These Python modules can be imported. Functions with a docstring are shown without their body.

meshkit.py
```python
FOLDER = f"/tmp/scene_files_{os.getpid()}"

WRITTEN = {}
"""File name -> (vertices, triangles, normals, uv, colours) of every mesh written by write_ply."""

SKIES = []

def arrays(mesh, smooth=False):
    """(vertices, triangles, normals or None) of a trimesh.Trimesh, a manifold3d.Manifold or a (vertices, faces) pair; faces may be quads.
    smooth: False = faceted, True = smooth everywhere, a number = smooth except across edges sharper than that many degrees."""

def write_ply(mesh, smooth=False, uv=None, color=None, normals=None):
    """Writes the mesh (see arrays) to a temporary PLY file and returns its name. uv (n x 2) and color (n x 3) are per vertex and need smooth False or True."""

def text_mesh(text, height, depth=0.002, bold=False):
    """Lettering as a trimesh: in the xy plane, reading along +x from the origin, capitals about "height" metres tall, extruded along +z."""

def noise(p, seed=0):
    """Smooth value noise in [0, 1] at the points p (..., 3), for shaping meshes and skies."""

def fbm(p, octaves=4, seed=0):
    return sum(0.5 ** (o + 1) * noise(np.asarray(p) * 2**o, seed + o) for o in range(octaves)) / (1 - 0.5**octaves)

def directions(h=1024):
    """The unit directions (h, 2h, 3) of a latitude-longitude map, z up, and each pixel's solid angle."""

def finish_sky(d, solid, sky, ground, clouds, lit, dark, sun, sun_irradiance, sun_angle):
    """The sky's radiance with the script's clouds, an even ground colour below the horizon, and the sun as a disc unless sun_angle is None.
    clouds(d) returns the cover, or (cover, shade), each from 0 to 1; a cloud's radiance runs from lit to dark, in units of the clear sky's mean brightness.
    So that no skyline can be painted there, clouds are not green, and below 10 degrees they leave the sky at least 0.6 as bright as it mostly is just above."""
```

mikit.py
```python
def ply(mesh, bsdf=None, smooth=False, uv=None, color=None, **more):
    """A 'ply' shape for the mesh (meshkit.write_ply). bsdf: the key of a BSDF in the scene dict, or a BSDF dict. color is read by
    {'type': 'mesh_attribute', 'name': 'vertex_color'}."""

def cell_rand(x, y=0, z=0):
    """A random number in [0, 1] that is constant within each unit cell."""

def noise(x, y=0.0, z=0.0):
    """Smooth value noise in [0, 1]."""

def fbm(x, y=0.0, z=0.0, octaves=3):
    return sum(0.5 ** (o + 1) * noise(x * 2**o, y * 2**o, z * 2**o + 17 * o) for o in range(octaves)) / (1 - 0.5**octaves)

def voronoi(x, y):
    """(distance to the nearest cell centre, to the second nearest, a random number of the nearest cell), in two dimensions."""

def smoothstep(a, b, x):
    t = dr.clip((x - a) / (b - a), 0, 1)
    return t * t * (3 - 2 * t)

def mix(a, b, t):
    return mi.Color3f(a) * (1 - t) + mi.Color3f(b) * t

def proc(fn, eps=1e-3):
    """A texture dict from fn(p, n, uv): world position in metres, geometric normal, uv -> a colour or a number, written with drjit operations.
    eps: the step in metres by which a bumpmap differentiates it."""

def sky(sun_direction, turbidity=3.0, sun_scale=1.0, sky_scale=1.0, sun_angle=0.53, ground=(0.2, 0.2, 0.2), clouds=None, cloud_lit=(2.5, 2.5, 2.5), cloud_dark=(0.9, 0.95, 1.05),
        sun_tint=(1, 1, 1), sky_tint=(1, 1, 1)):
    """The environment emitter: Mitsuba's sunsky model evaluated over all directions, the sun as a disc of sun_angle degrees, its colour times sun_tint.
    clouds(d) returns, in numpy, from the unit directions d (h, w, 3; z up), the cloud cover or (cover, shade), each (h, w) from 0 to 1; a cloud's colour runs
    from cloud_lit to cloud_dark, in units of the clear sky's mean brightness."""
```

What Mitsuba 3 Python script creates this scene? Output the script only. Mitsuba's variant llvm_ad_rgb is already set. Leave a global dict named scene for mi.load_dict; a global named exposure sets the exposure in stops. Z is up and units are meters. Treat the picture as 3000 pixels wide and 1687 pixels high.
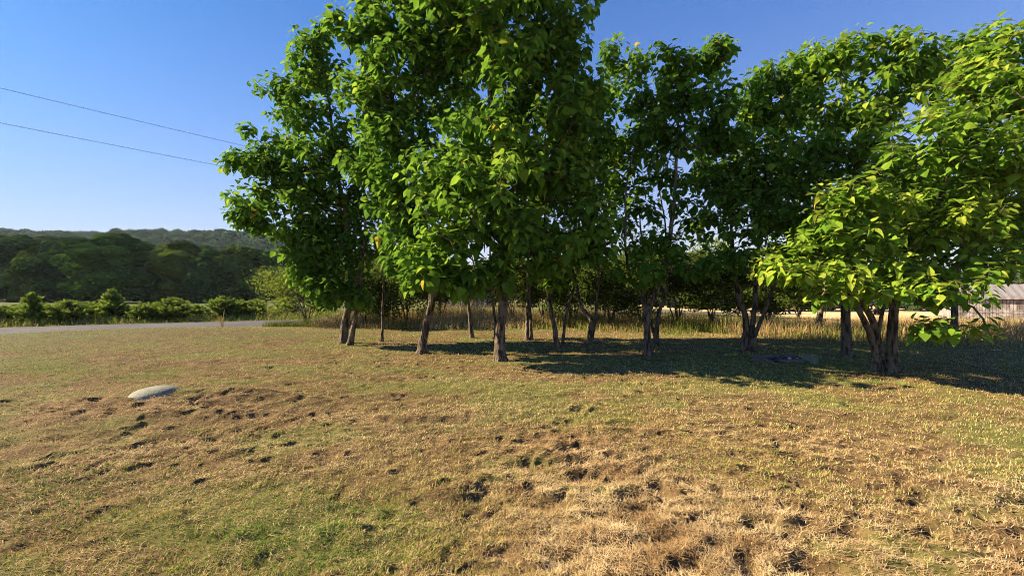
import math
import numpy as np, trimesh, mitsuba as mi, mikit, meshkit
import drjit as dr
from mikit import proc, fbm, noise, voronoi, smoothstep, mix, cell_rand

T = mi.ScalarTransform4f
# ------------------------------------------------------------------ camera, sky, exposure
EYE = 1.6
F = 1258.0                                   # focal length in photograph pixels (3000 x 1687)
SUN_AZ, SUN_EL = math.radians(-84.0), math.radians(32.0)
SUN = np.array([math.sin(SUN_AZ) * math.cos(SUN_EL), math.cos(SUN_AZ) * math.cos(SUN_EL), math.sin(SUN_EL)])
exposure = 3.65
scene, labels = {}, {}
scene['camera'] = {'type': 'perspective', 'fov': 2 * math.degrees(math.atan(1500 / F)), 'fov_axis': 'x', 'near_clip': 0.05, 'far_clip': 5000.0,
                   'to_world': T().look_at(origin=[0, 0, EYE], target=[0, 10, EYE], up=[0, 0, 1])}
scene['sky'] = mikit.sky(SUN.tolist(), turbidity=2.3, sky_tint=(0.03, 0.255, 0.50), sun_tint=(1.0, 0.965, 0.88),
                         clouds=lambda d: np.minimum(.95 * np.exp(-np.maximum(d[..., 2], 0) / .21), 1), cloud_lit=(2.75, 2.35, 2.1), cloud_dark=(2.5, 2.3, 2.1))

rng = np.random.default_rng(7)
HAZE = 0.00013


def at(px, py, depth):
    """A photograph pixel at a distance along the view, as a point of the place."""
    return np.array([(px - 1500) / F * depth, depth, EYE + (843 - py) / F * depth])


def nrm(v):
    return v / np.maximum(np.linalg.norm(v, axis=-1, keepdims=True), 1e-9)


def sst(a, b, x):
    t = np.clip((x - a) / (b - a), 0, 1)
    return t * t * (3 - 2 * t)


def n2(x, y, s, seed=0, oct=3):
    return meshkit.fbm(np.stack([np.asarray(x) * s, np.asarray(y) * s, np.full(np.shape(x), 3.7 + seed)], -1), oct, seed)


# ------------------------------------------------------------------ terrain
def road_far(x):                              # centre line of the lane behind the grove
    return np.where(x < 14, 24.4 + 0.47 * x, 24.4 + 0.47 * 14 + 1.25 * (x - 14))


def road_dist(x, y):
    sl = np.where(x < 14, 0.47, 1.25)
    return (y - road_far(x)) / np.sqrt(1 + sl ** 2)


DRY = [(1.0, 3.0, 1.2, .9, 1.0), (.5, 4.2, .8, .8, .8), (1.7, 2.6, 1.0, .6, 1.0), (3.5, 2.9, .8, .9, .9), (3.0, 4.6, 1.2, .5, .6), (-5.0, 5.6, 2.2, .5, .9), (-3.7, 4.3, 1.4, .5, .5), (-1.2, 4.3, 1.0, .45, .55), (-1.6, 5.3, 1.6, .35, .5),
       (-.3, 5.6, 2.0, .5, .35), (-5.5, 9.0, 3.5, .5, .6), (-7.5, 6.6, 1.5, .6, .6), (.3, 7.6, 2.2, .5, .35), (-2.6, 3.4, .9, .3, .45), (4.2, 3.6, .8, .8, .5)]
GREEN = [(1.9, 3.7, .7, .6, .9), (2.3, 2.75, .35, .5, .7), (-3.4, 3.5, 1.2, .5, .7), (-.6, 3.1, .6, .7, .6), (-4.3, 4.7, .9, .25, .7), (-9.5, 8.6, 3.0, .8, .6), (-.9, 6.6, 1.6, .4, .5), (1.2, 5.2, 1.2, .5, .4), (-2.2, 2.6, .8, .4, .6), (-6, 7.6, 2.0, .3, .5)]


def dryness(x, y):
    d = 0.37 + 0.7 * (n2(x, y * 1.5, 1.1, 5) - 0.5) + .75 * (n2(x, y * 1.3, 4.2, 15, 2) - .5) + 0.8 * (n2(x, y * 1.6, .33, 9) - 0.5)
    for cx, cy, rx, ry, a in DRY:
        d = d + 0.62 * a * np.exp(-((x - cx) / rx) ** 2 - ((y - cy) / ry) ** 2)
    for cx, cy, rx, ry, a in GREEN:
        d = d - 0.45 * a * np.exp(-((x - cx) / rx) ** 2 - ((y - cy) / ry) ** 2)
    return np.clip(d, 0, 1)


def clippings(x, y):                          # loose mown hay lying in heaps
    c = 0
    for cx, cy, rx, ry, a in DRY[:7]:
        c = c + a * np.exp(-((x - cx) / rx) ** 2 - ((y - cy) / ry) ** 2)
    return np.clip(c, 0, 1)


HUMPS = [(-5.03, 6.05, 1.3, .9, .15), (-3.9, 6.05, .55, .20, .10), (-3.45, 6.2, .5, .14, .09), (-4.45, 5.2, .35, .2, .10), (-3.6, 5.35, .3, .16, .08), (-2.95, 6.05, .4, .1, .07), (-.55, 3.35, .22, .13, .10), (-3.1, 5.75, .25, .12, .08), (-7.2, 7.6, .9, .14, .07),
         (-6.1, 9.2, 1.2, .14, .06), (-1.05, 2.75, .3, .12, .05), (.25, 4.1, .14, .10, .07), (1.1, 3.9, .12, .10, .05), (.1, 2.95, .12, .1, .06), (.55, 2.75, .14, .1, .05), (-1.6, 3.15, .3, .1, .06), (-1.0, 5.2, .7, .1, .05)]


def scatter_pits():
    rg = np.random.default_rng(31)
    x, y = rg.uniform(-9, 9, 5200), rg.uniform(1.7, 9.5, 5200)
    keep = rg.random(5200) < np.clip(.08 + .8 * clippings(x, y) * (y < 5.3) + .25 * clippings(x, y) + .2 * dryness(x, y) ** 2, 0, 1)
    x, y = x[keep], y[keep]
    r = .022 + .05 * rg.random(len(x)) ** 2.2 + .03 * (rg.random(len(x)) < .05)
    return cKDTree(np.stack([x, y * 1.25], 1)), r


from scipy.spatial import cKDTree
PITS = scatter_pits()


def ground_z(x, y, fine=True):
    x, y = np.asarray(x, float), np.asarray(y, float)
    r = np.hypot(x, y)
    z = np.zeros_like(x)
    fall = (x - 10) * .6 + (y - 30) * .4
    z -= 0.072 * np.where(fall > 60, 60 + 8 * np.tanh((fall - 60) / 60), np.log1p(np.exp(np.clip(fall, -50, 60)))) * sst(-30, 20, x)
    z -= 0.02 * np.clip(y - 25, 0, 70) * sst(10, -30, x)
    side = x / np.maximum(y, 1)
    amp = (0.25 + 0.75 * sst(-0.12, -.62, side)) * 66 * (0.95 + 0.24 * (n2(x, y, .0075, 21, 2) - .5) + .03 * np.sin(side * 7.5 + 1.4))
    z += amp * sst(225, 600, y) * np.where(y > 0, 1, 0)
    z += .5 * (n2(x, y, .03, 31, 2) - .5) * sst(22, 60, r)
    z += 0.10 * (n2(x, y, .22, 33, 2) - .5) * sst(1.5, 6, r) * sst(2.5, 5, np.abs(road_dist(x, y)))
    z += 0.15 * np.exp(-((x + 5.0) / 1.5) ** 2 - ((y - 6.1) / 1.0) ** 2)
    z += 0.22 * np.exp(-((x + 11.0) / 5) ** 2 - ((y - 14.4) / 2.2) ** 2)
    if fine:
        near = sst(22, 9, r) * (y > 0)
        near = near * sst(2.0, 3.5, np.abs(road_dist(x, y)))
        q = n2(x + .35 * n2(x, y, 1.3, 77), y * 1.5, 3.2, 41, 3)
        z += near * (0.075 * (q - .5) + .10 * (n2(x, y * 1.3, 9.0, 43, 2) - .5) * (0.55 + .45 * clippings(x, y)))
        z -= near * (.02 + .05 * clippings(x, y)) * sst(.62 - .07 * clippings(x, y), .68, n2(x, y * 1.2, 7.5, 51, 2))
        d, k = PITS[0].query(np.stack([x.ravel(), y.ravel() * 1.25], 1))
        d, pr = d.reshape(x.shape), PITS[1][k].reshape(x.shape)
        z += near * pr * (.28 * np.exp(-((d / pr - 1.5) / .55) ** 2) - (.5 + .3 * clippings(x, y)) * np.exp(-(d / pr) ** 2))
        for cx, cy, rx, ry, a in HUMPS[1:]:
            z += near * .7 * a * np.exp(-((x - cx) / rx) ** 2 - ((y - cy) / ry) ** 2)
    return z


def gz(x, y):
    return float(ground_z(np.array([x]), np.array([y]))[0])


def axis_out(c, lo, hi, step=.09, grow=1.14):
    """Grid lines that widen outwards from the fine ones."""
    up, dn = [], []
    s, v = step, c[-1]
    while v < hi:
        s = min(s * grow, 40); v += s; up.append(v)
    s, v = step, c[0]
    while v > lo:
        s = min(s * grow, 40); v -= s; dn.append(v)
    return np.concatenate([dn[::-1], c, up])


# ------------------------------------------------------------------ materials
def bsdf(key, d):
    scene[key] = d
    return key


def vcol():
    return {'type': 'mesh_attribute', 'name': 'vertex_color'}


def C3(*c):
    return mi.Color3f(*c)


def soil_fn(p, n, uv):
    x, y = p.x, p.y
    a = fbm(x * .9, y * 1.3, 0, 3)
    b = .55 * fbm(x * 7, y * 9, 0, 3) + .45 * fbm(x * 55, y * 70, 0, 2)
    c = mix(C3(.06, .04, .02), C3(.125, .088, .045), smoothstep(.35, .7, b))
    g = mix(C3(.045, .055, .016), C3(.11, .105, .036), b)
    c = mix(c, g, smoothstep(.42, .62, a))
    far = smoothstep(13., 26., dr.sqrt(x * x + y * y))
    f = fbm(x * .12, y * .3, 0, 3)
    mead = mix(C3(.095, .105, .04), C3(.055, .08, .027), smoothstep(.38, .62, f))
    mead = mead * (0.75 + .5 * fbm(x * 1.5, y * 2.5, 0, 2))
    hayfield = smoothstep(12., 24., x)
    mead = mix(mead, C3(.35, .25, .135) * (0.75 + .5 * fbm(x * .25, y * 1.2, 0, 3)), hayfield)
    wood = smoothstep(140., 190., p.y) * smoothstep(-20., -60., p.x)
    mead = mix(mead, C3(.045, .075, .022), wood)
    return mix(c, mead, far)


bsdf('soil', {'type': 'principled', 'base_color': proc(soil_fn), 'roughness': .95, 'specular': .15})
bsdf('grass_blade', {'type': 'principledthin', 'base_color': vcol(), 'roughness': .6, 'diff_trans': .4, 'spec_trans': 0.0, 'eta': 1.35})
bsdf('leaf_skin', {'type': 'principledthin', 'base_color': vcol(), 'roughness': .42, 'diff_trans': .95, 'spec_trans': 0.0, 'eta': 1.42})
bsdf('wood_leaf', {'type': 'principledthin', 'base_color': vcol(), 'roughness': .9, 'diff_trans': .12, 'spec_trans': 0.0, 'eta': 1.3})


def bark_fn(p, n, uv):
    v = fbm(p.x * 26, p.y * 26, p.z * 4.5, 3)
    m = fbm(p.x * 3, p.y * 3, p.z * 2, 2)
    c = mix(C3(.03, .023, .017), C3(.145, .118, .09), smoothstep(.32, .66, v))
    lich = smoothstep(.58, .72, fbm(p.x * 9, p.y * 9, p.z * 7 + 5, 3))
    return mix(c * (.7 + .6 * m), C3(.21, .205, .165), lich * .45)


bsdf('bark', {'type': 'bumpmap', 'arbitrary': proc(lambda p, n, uv: fbm(p.x * 26, p.y * 26, p.z * 4.5, 3), eps=2e-3), 'scale': .035,
              'bsdf': {'type': 'principled', 'base_color': proc(bark_fn), 'roughness': .92, 'specular': .2}})


def asphalt_fn(p, n, uv):
    d = (p.y - (24.4 + .47 * p.x)) / 1.105
    t = fbm(p.x * .7, p.y * .7, 0, 3)
    c = mix(C3(.055, .058, .072), C3(.088, .09, .10), t)
    grit = noise(p.x * 40, p.y * 40, 0)
    tracks = smoothstep(.5, .0, dr.abs(dr.abs(d) - .85))
    return c * (0.8 + .4 * grit) * (1.0 - .16 * tracks)


bsdf('asphalt', {'type': 'principled', 'base_color': proc(asphalt_fn), 'roughness': .9, 'specular': .25})


def concrete_fn(p, n, uv):
    t = fbm(p.x * 9, p.y * 9, p.z * 9, 4)
    s = fbm(p.x * 2.4 + 4, p.y * 2.4, p.z * 2, 3)
    c = mix(C3(.125, .14, .118), C3(.215, .232, .198), t)
    return mix(c, C3(.22, .21, .16), smoothstep(.56, .75, s) * .6)


bsdf('concrete', {'type': 'bumpmap', 'arbitrary': proc(lambda p, n, uv: fbm(p.x * 60, p.y * 60, p.z * 60, 2)), 'scale': .004,
                  'bsdf': {'type': 'principled', 'base_color': proc(concrete_fn), 'roughness': .85, 'specular': .3}})


def plank_fn(p, n, uv):
    g = fbm(p.x * 14 + p.y * 14, 3.0, p.z * 1.6, 3)
    tone = noise(p.x * 3.1, p.y * 3.1, 1)
    st = fbm(p.x * 2.2, p.y * 2.2, p.z * 1.8, 3)
    c = mix(C3(.11, .105, .112), C3(.29, .28, .29), smoothstep(.3, .7, g))
    c = mix(c, C3(.13, .105, .10), smoothstep(.5, .72, st) * .7)
    return c * (.7 + .6 * tone)


bsdf('weathered_wood', {'type': 'principled', 'base_color': proc(plank_fn), 'roughness': .9, 'specular': .2})


def tin_fn(p, n, uv):
    t = fbm(p.x * .9, p.y * .9, p.z * 1.6, 3)
    return mix(C3(.16, .157, .165), C3(.15, .085, .06), smoothstep(.56, .74, t) * .55)


bsdf('roof_tin', {'type': 'principled', 'base_color': proc(tin_fn), 'roughness': .5, 'specular': .5})
bsdf('dark_gap', {'type': 'diffuse', 'reflectance': {'type': 'rgb', 'value': [.012, .011, .01]}})
bsdf('hay', {'type': 'principled', 'base_color': proc(lambda p, n, uv: mix(C3(.34, .22, .11), C3(.56, .40, .21), fbm(p.x * 9, p.y * 9, p.z * 14, 3))), 'roughness': .95, 'specular': .1})
bsdf('charcoal', {'type': 'principled', 'base_color': proc(lambda p, n, uv: mix(C3(.018, .018, .02), C3(.07, .075, .09), fbm(p.x * 30, p.y * 30, p.z * 30, 2))), 'roughness': .6, 'specular': .4})
bsdf('pale_scrap', {'type': 'principled', 'base_color': {'type': 'rgb', 'value': [.5, .52, .55]}, 'roughness': .3, 'specular': .6})
bsdf('wire', {'type': 'principled', 'base_color': {'type': 'rgb', 'value': [.07, .075, .09]}, 'roughness': .5})
bsdf('old_log', {'type': 'principled', 'base_color': proc(lambda p, n, uv: mix(C3(.07, .06, .048), C3(.17, .155, .13), fbm(p.x * 6, p.y * 30, p.z * 30, 3))), 'roughness': .9, 'specular': .2})


# ------------------------------------------------------------------ helpers for meshes
def put(key, v, f, mat, smooth=False, color=None):
    scene[key] = mikit.ply((v, f), mat, smooth=smooth, color=color)


def label(key, text, cat=None, group=None, kind=None):
    labels[key] = {'label': text}
    if cat: labels[key]['category'] = cat
    if group: labels[key]['group'] = group
    if kind: labels[key]['kind'] = kind


USED = {}


def numbered(name):
    USED[name] = USED.get(name, -1) + 1
    return name if USED[name] == 0 else f'{name}_{USED[name]:03d}'


def tube(pts, rad, sides=8, seed=0, rough=0.0, cap=True):
    pts, rad = np.asarray(pts, float), np.asarray(rad, float)
    t = nrm(np.gradient(pts, axis=0))
    a = nrm(np.cross(t, np.where(np.abs(t[:, 2:]) < .9, [[0, 0, 1.]], [[1., 0, 0]])))
    for i in range(1, len(a)):                # keep the ring from twisting
        a[i] = a[i - 1] - t[i] * (a[i - 1] @ t[i])
        a[i] /= np.linalg.norm(a[i]) + 1e-9
    b = np.cross(t, a)
    ang = np.arange(sides) * 2 * np.pi / sides
    ring = np.cos(ang)[None, :, None] * a[:, None] + np.sin(ang)[None, :, None] * b[:, None]
    rr = np.repeat(rad[:, None], sides, 1)
    if rough:
        q = (pts[:, None] + ring * rad[:, None, None]).reshape(-1, 3)
        rr = rr * (1 + rough * (meshkit.fbm(q * [9, 9, 2.5], 2, seed) - .5).reshape(rr.shape) * 2)
    v = (pts[:, None] + ring * rr[..., None]).reshape(-1, 3)
    n = len(pts)
    i, j = np.meshgrid(np.arange(n - 1), np.arange(sides), indexing='ij')
    q = np.stack([i * sides + j, i * sides + (j + 1) % sides, (i + 1) * sides + (j + 1) % sides, (i + 1) * sides + j], -1).reshape(-1, 4)
    f = np.vstack([q[:, [0, 1, 2]], q[:, [0, 2, 3]]])
    if cap:
        v = np.vstack([v, pts[-1:] + t[-1:] * rad[-1]])
        k = len(v) - 1
        f = np.vstack([f, [[(n - 1) * sides + s, (n - 1) * sides + (s + 1) % sides, k] for s in range(sides)]])
    return v, f


def join(parts):
    vs, fs, o = [], [], 0
    for v, f in parts:
        vs.append(v); fs.append(np.asarray(f) + o); o += len(v)
    return np.vstack(vs), np.vstack(fs)


def resample(pts, step):
    """A smooth curve through the points, a point every step metres."""
    from scipy.interpolate import PchipInterpolator
    pts = np.asarray(pts, float)
    s = np.concatenate([[0], np.cumsum(np.linalg.norm(np.diff(pts, axis=0), axis=1))])
    u = np.linspace(0, s[-1], max(3, int(s[-1] / step) + 1))
    return PchipInterpolator(s, pts)(u), u / s[-1]


# ------------------------------------------------------------------ leaves
def heart_leaf(fold, droop, curl, width=.9):
    t = np.array([0, .22, .5, .78, 1.0])
    mid = np.stack([t, 0 * t, -droop * t ** 2], 1)
    e_t, e_w = np.array([-.07, .16, .46, .76]), np.array([.22, .46, .40, .2]) * width
    side = []
    for s in (1, -1):
        side.append(np.stack([e_t, s * e_w, -droop * np.maximum(e_t, 0) ** 2 + fold * e_w + s * curl * e_w * e_t], 1))
    v = np.vstack([mid, side[0], side[1]])
    f = []
    for o, flip in ((5, False), (9, True)):
        tri = [(0, 1, o), (1, o + 1, o), (1, 2, o + 1), (2, o + 2, o + 1), (2, 3, o + 2), (3, o + 3, o + 2), (3, 4, o + 3)]
        f += [x[::-1] if not flip else x for x in tri]
    v = np.vstack([v, [[-.42, .014, .05], [-.42, -.014, .05], [.02, .012, .0], [.02, -.012, .0]]])
    f += [(13, 14, 16), (13, 16, 15)]
    return v, np.array(f)


LEAVES = [heart_leaf(.25, .22, .12), heart_leaf(.05, .35, -.15), heart_leaf(.40, .10, .1, .8), heart_leaf(-.22, .42, .2, .95), heart_leaf(.55, .5, -.3, .75), heart_leaf(.12, -.08, .3, 1.0)]
SMALL = (np.array([[0, 0, 0], [.45, .26, .06], [1, 0, -.12], [.45, -.26, .06]]), np.array([[0, 2, 1], [0, 3, 2]]))


def frames(d, up):
    """Rotation columns (along, across, normal) for leaf axes d and a wished normal up."""
    x = nrm(d)
    y = nrm(np.cross(up, x))
    z = np.cross(x, y)
    return np.stack([x, y, z], -1)


def bake_leaves(pos, R, size, col, kind, proto):
    """All leaves of one mesh: vertices, faces, vertex colours."""
    V, Fc, C, o = [], [], [], 0
    for k in range(len(proto)):
        m = kind == k
        if not m.any():
            continue
        lv, lf = proto[k]
        v = np.einsum('nij,kj->nki', R[m], lv) * size[m][:, None, None] + pos[m][:, None]
        n = m.sum()
        V.append(v.reshape(-1, 3)); Fc.append((lf[None] + (np.arange(n) * len(lv))[:, None, None]).reshape(-1, 3) + o)
        C.append(np.repeat(col[m], len(lv), 0)); o += n * len(lv)
    return np.vstack(V), np.vstack(Fc), np.vstack(C)


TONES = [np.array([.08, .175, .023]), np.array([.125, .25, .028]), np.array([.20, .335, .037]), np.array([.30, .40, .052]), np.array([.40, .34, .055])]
for k, (lv, lf) in enumerate(LEAVES):
    for q, tone in enumerate(TONES):
        scene[f'leaf_shape_{k}_{q}'] = {'type': 'shapegroup', 'leaf': mikit.ply((lv, lf), 'leaf_skin', smooth=False, color=np.repeat(tone[None], len(lv), 0))}


# ------------------------------------------------------------------ a grove tree from its stems and crown masses
def grow(stems, tips, min_h, rg):
    """stems: list of (points, radii, parent stem or None). Adds a branch to every tip; returns the branches (points, radii, index of their stem)."""
    P, Q, S, lines = [], [], [], []          # node positions, parent node, stem index
    for si, (pts, rad) in enumerate(stems):
        for i, p in enumerate(pts):
            Q.append(len(P) - 1 if i else -1); P.append(p); S.append(si)
    nstem = len(P)
    X = np.array(P)
    base = X[:, 2].min()
    ok = X[:, 2] > base + min_h
    order = np.argsort([np.min(np.linalg.norm(X[ok] - t, axis=1)) for t in tips])
    load = np.zeros(nstem)
    for ti in order:
        t = tips[ti]
        dz = X[:, 2] - t[2]
        cost = np.linalg.norm(X - t, axis=1) + 0.9 * np.clip(dz + .15, 0, None) + 100 * (~ok)
        k = int(np.argmin(cost))
        a = X[k]
        L = np.linalg.norm(t - a)
        n = max(2, int(L / .22) + 1)
        c = a + (t - a) * .5 + np.array([0, 0, .10 * L]) + rg.normal(0, .07, 3) * L
        u = np.linspace(0, 1, n + 1)[:, None]
        line = (1 - u) ** 2 * a + 2 * u * (1 - u) * c + u ** 2 * t
        line[1:-1] += rg.normal(0, .018, (n - 1, 3))
        ids = [k]
        for p in line[1:]:
            Q.append(ids[-1]); ids.append(len(P)); P.append(p); S.append(S[k])
        X = np.vstack([X, line[1:]]); ok = np.concatenate([ok, np.ones(n, bool)])
        lines.append(ids)
    w = np.zeros(len(P))
    for ids in lines:
        w[ids[-1]] += 1
    for i in range(len(P) - 1, nstem - 1, -1):
        w[Q[i]] += w[i]
    r = 0.0055 * np.maximum(w, 1) ** .46
    X = np.array(P)
    out = []
    for ids in lines:
        rr = r[ids].copy(); rr[0] = min(rr[0], rr[1] * 1.15) if len(rr) > 1 else rr[0]
        out.append((X[ids], rr, S[ids[-1]]))
    return out


PARTS_LEFT = [5200]


def grove_tree(name, text, stems, blobs, depth, seed, leaf=.215, dens=1.0, tone=0.0, nleaf=0, min_h=1.0, group='broadleaf trees of the grove', cat='tree', hang=.55):
    """stems: list of ([(px, py, depth)...], base radius, top radius); blobs: (px, py, depth, rx, ry, weight) in photograph pixels."""
    rg = np.random.default_rng(seed)
    key = numbered(name)
    label(key, text, cat, group)
    st = []
    for i, (pp, r0, r1) in enumerate(stems):
        pts = np.array([at(*p) for p in pp])
        if pp[0][1] > 900:                    # stands on the ground
            pts[0, 2] = gz(pts[0, 0], pts[0, 1]) - .06
        c, u = resample(pts, .14)
        c[1:] += np.cumsum(rg.normal(0, .006, (len(c) - 1, 3)), 0) * [1, 1, 0]
        rad = r0 + (r1 - r0) * u ** .8
        if pp[0][1] > 900:
            rad = rad * (1 + .50 * np.exp(-u * u_len(c) / .16))
        st.append((c, rad))
    tips = []
    for (bx, by, bd, rx, ry, w) in blobs:
        c = at(bx, by, bd)
        ax = np.array([rx / F * bd, .85 * max(rx, ry * .8) / F * bd, ry / F * bd])
        n = max(2, int(round(dens * w * 36 * (ax[0] * ax[2]) ** .8 * (.24 / leaf) ** 1.2 + .5)))
        d = nrm(rg.normal(size=(n, 3)))
        tips.append(c + d * ax * (rg.random((n, 1)) ** .42))
    tips = np.vstack(tips)
    tips = tips[tips[:, 2] > ground_z(tips[:, 0], tips[:, 1], False) + .75]
    br = grow(st, tips, min_h, rg)
    # shoots and leaves
    pos, dirs, ups, sz, tn = [], [], [], [], []
    for bi, (line, rr, s) in enumerate(br):
        ax = nrm(line[-1] - line[-2]) + np.array([0, 0, .35])
        ax = nrm(ax)
        ns = int(rg.integers(4, 7))
        L = rg.uniform(.30, .55) * (leaf / .24)
        br[bi] = (np.vstack([line, line[-1] + ax * L * .42]), np.append(rr, .003), s)
        ph = rg.uniform(0, 6.28)
        p1 = nrm(np.cross(ax, [0.3, 0.9, .2])); p2 = np.cross(ax, p1)
        for j in range(ns):
            q = line[-1] + ax * L * (j / (ns - 1) - .55)
            for m in range(3):
                an = ph + j * 1.05 + m * 2.094 + rg.normal(0, .25)
                o = p1 * math.cos(an) + p2 * math.sin(an)
                el = hang * (1.15 - .9 * j / ns) + rg.normal(0, .28)
                d = o * [1, 1, .5] + np.array([0, 0, -el])
                pet = .10 + .06 * rg.random()
                pos.append(q + nrm(o + [0, 0, .25]) * pet * (leaf / .24)); dirs.append(d)
                ups.append(np.array([0, 0, 1.0]) + o * .35 + rg.normal(0, .28, 3))
                sz.append(leaf * rg.choice([rg.uniform(.55, .85), rg.uniform(.85, 1.2)]) * (1.0 - .42 * (j / ns) ** 2)); tn.append(j / ns)
        if len(line) > 4 and rg.random() < .5:                   # a few leaves along the branch
            for i in rg.integers(1, len(line) - 1, 2):
                o = nrm(rg.normal(size=3) * [1, 1, .3])
                pos.append(line[i] + o * .12); dirs.append(o + [0, 0, -.5]); ups.append([0, 0, 1.0] + o * .3); sz.append(leaf * rg.uniform(.7, 1)); tn.append(.2)
    pos, sz, tn = np.array(pos), np.array(sz), np.array(tn)
    R = frames(np.array(dirs), np.array(ups))
    kind = rg.integers(0, 6, len(pos))
    cl = meshkit.noise(pos * 1.1, seed % 50)
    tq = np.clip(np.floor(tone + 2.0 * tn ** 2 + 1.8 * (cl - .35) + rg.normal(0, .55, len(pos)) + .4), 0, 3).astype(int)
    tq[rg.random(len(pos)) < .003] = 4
    keep = pos[:, 2] > ground_z(pos[:, 0], pos[:, 1], False) + .35
    pos, sz, R, kind, tq = pos[keep], sz[keep], R[keep], kind[keep], tq[keep]
    # the leaves that show largest are parts of their own
    single = np.zeros(len(pos), bool)
    if nleaf:
        dd = np.linalg.norm(pos - [0, 0, EYE], axis=1)
        bx = np.floor(F * pos[:, 0] / pos[:, 1] / 30).astype(int) * 1000 + np.floor(F * (pos[:, 2] - EYE) / pos[:, 1] / 24).astype(int)
        inside = (np.abs(pos[:, 0] / pos[:, 1]) < 1500 / F) & (np.abs((pos[:, 2] - EYE) / pos[:, 1]) < 843 / F)
        o = np.argsort(dd)
        _, first = np.unique(bx[o], return_index=True)
        front = o[first]; front = front[inside[front]]
        front = front[np.argsort(dd[front] / sz[front])][:nleaf]
        single[front] = True
    for n, i in enumerate(np.flatnonzero(single)):
        M = np.eye(4); M[:3, :3] = R[i] * sz[i]; M[:3, 3] = pos[i]
        scene[f'{key}__leaf' + (f'_{n:03d}' if n else '')] = {'type': 'instance', 'group': {'type': 'ref', 'id': f'leaf_shape_{kind[i]}_{tq[i]}'}, 'to_world': T(M.tolist())}
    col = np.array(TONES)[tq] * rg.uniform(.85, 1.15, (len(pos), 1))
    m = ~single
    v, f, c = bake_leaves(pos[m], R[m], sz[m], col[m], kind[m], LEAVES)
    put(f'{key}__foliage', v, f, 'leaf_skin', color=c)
    labels[f'{key}__foliage'] = {'kind': 'stuff'}
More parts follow.
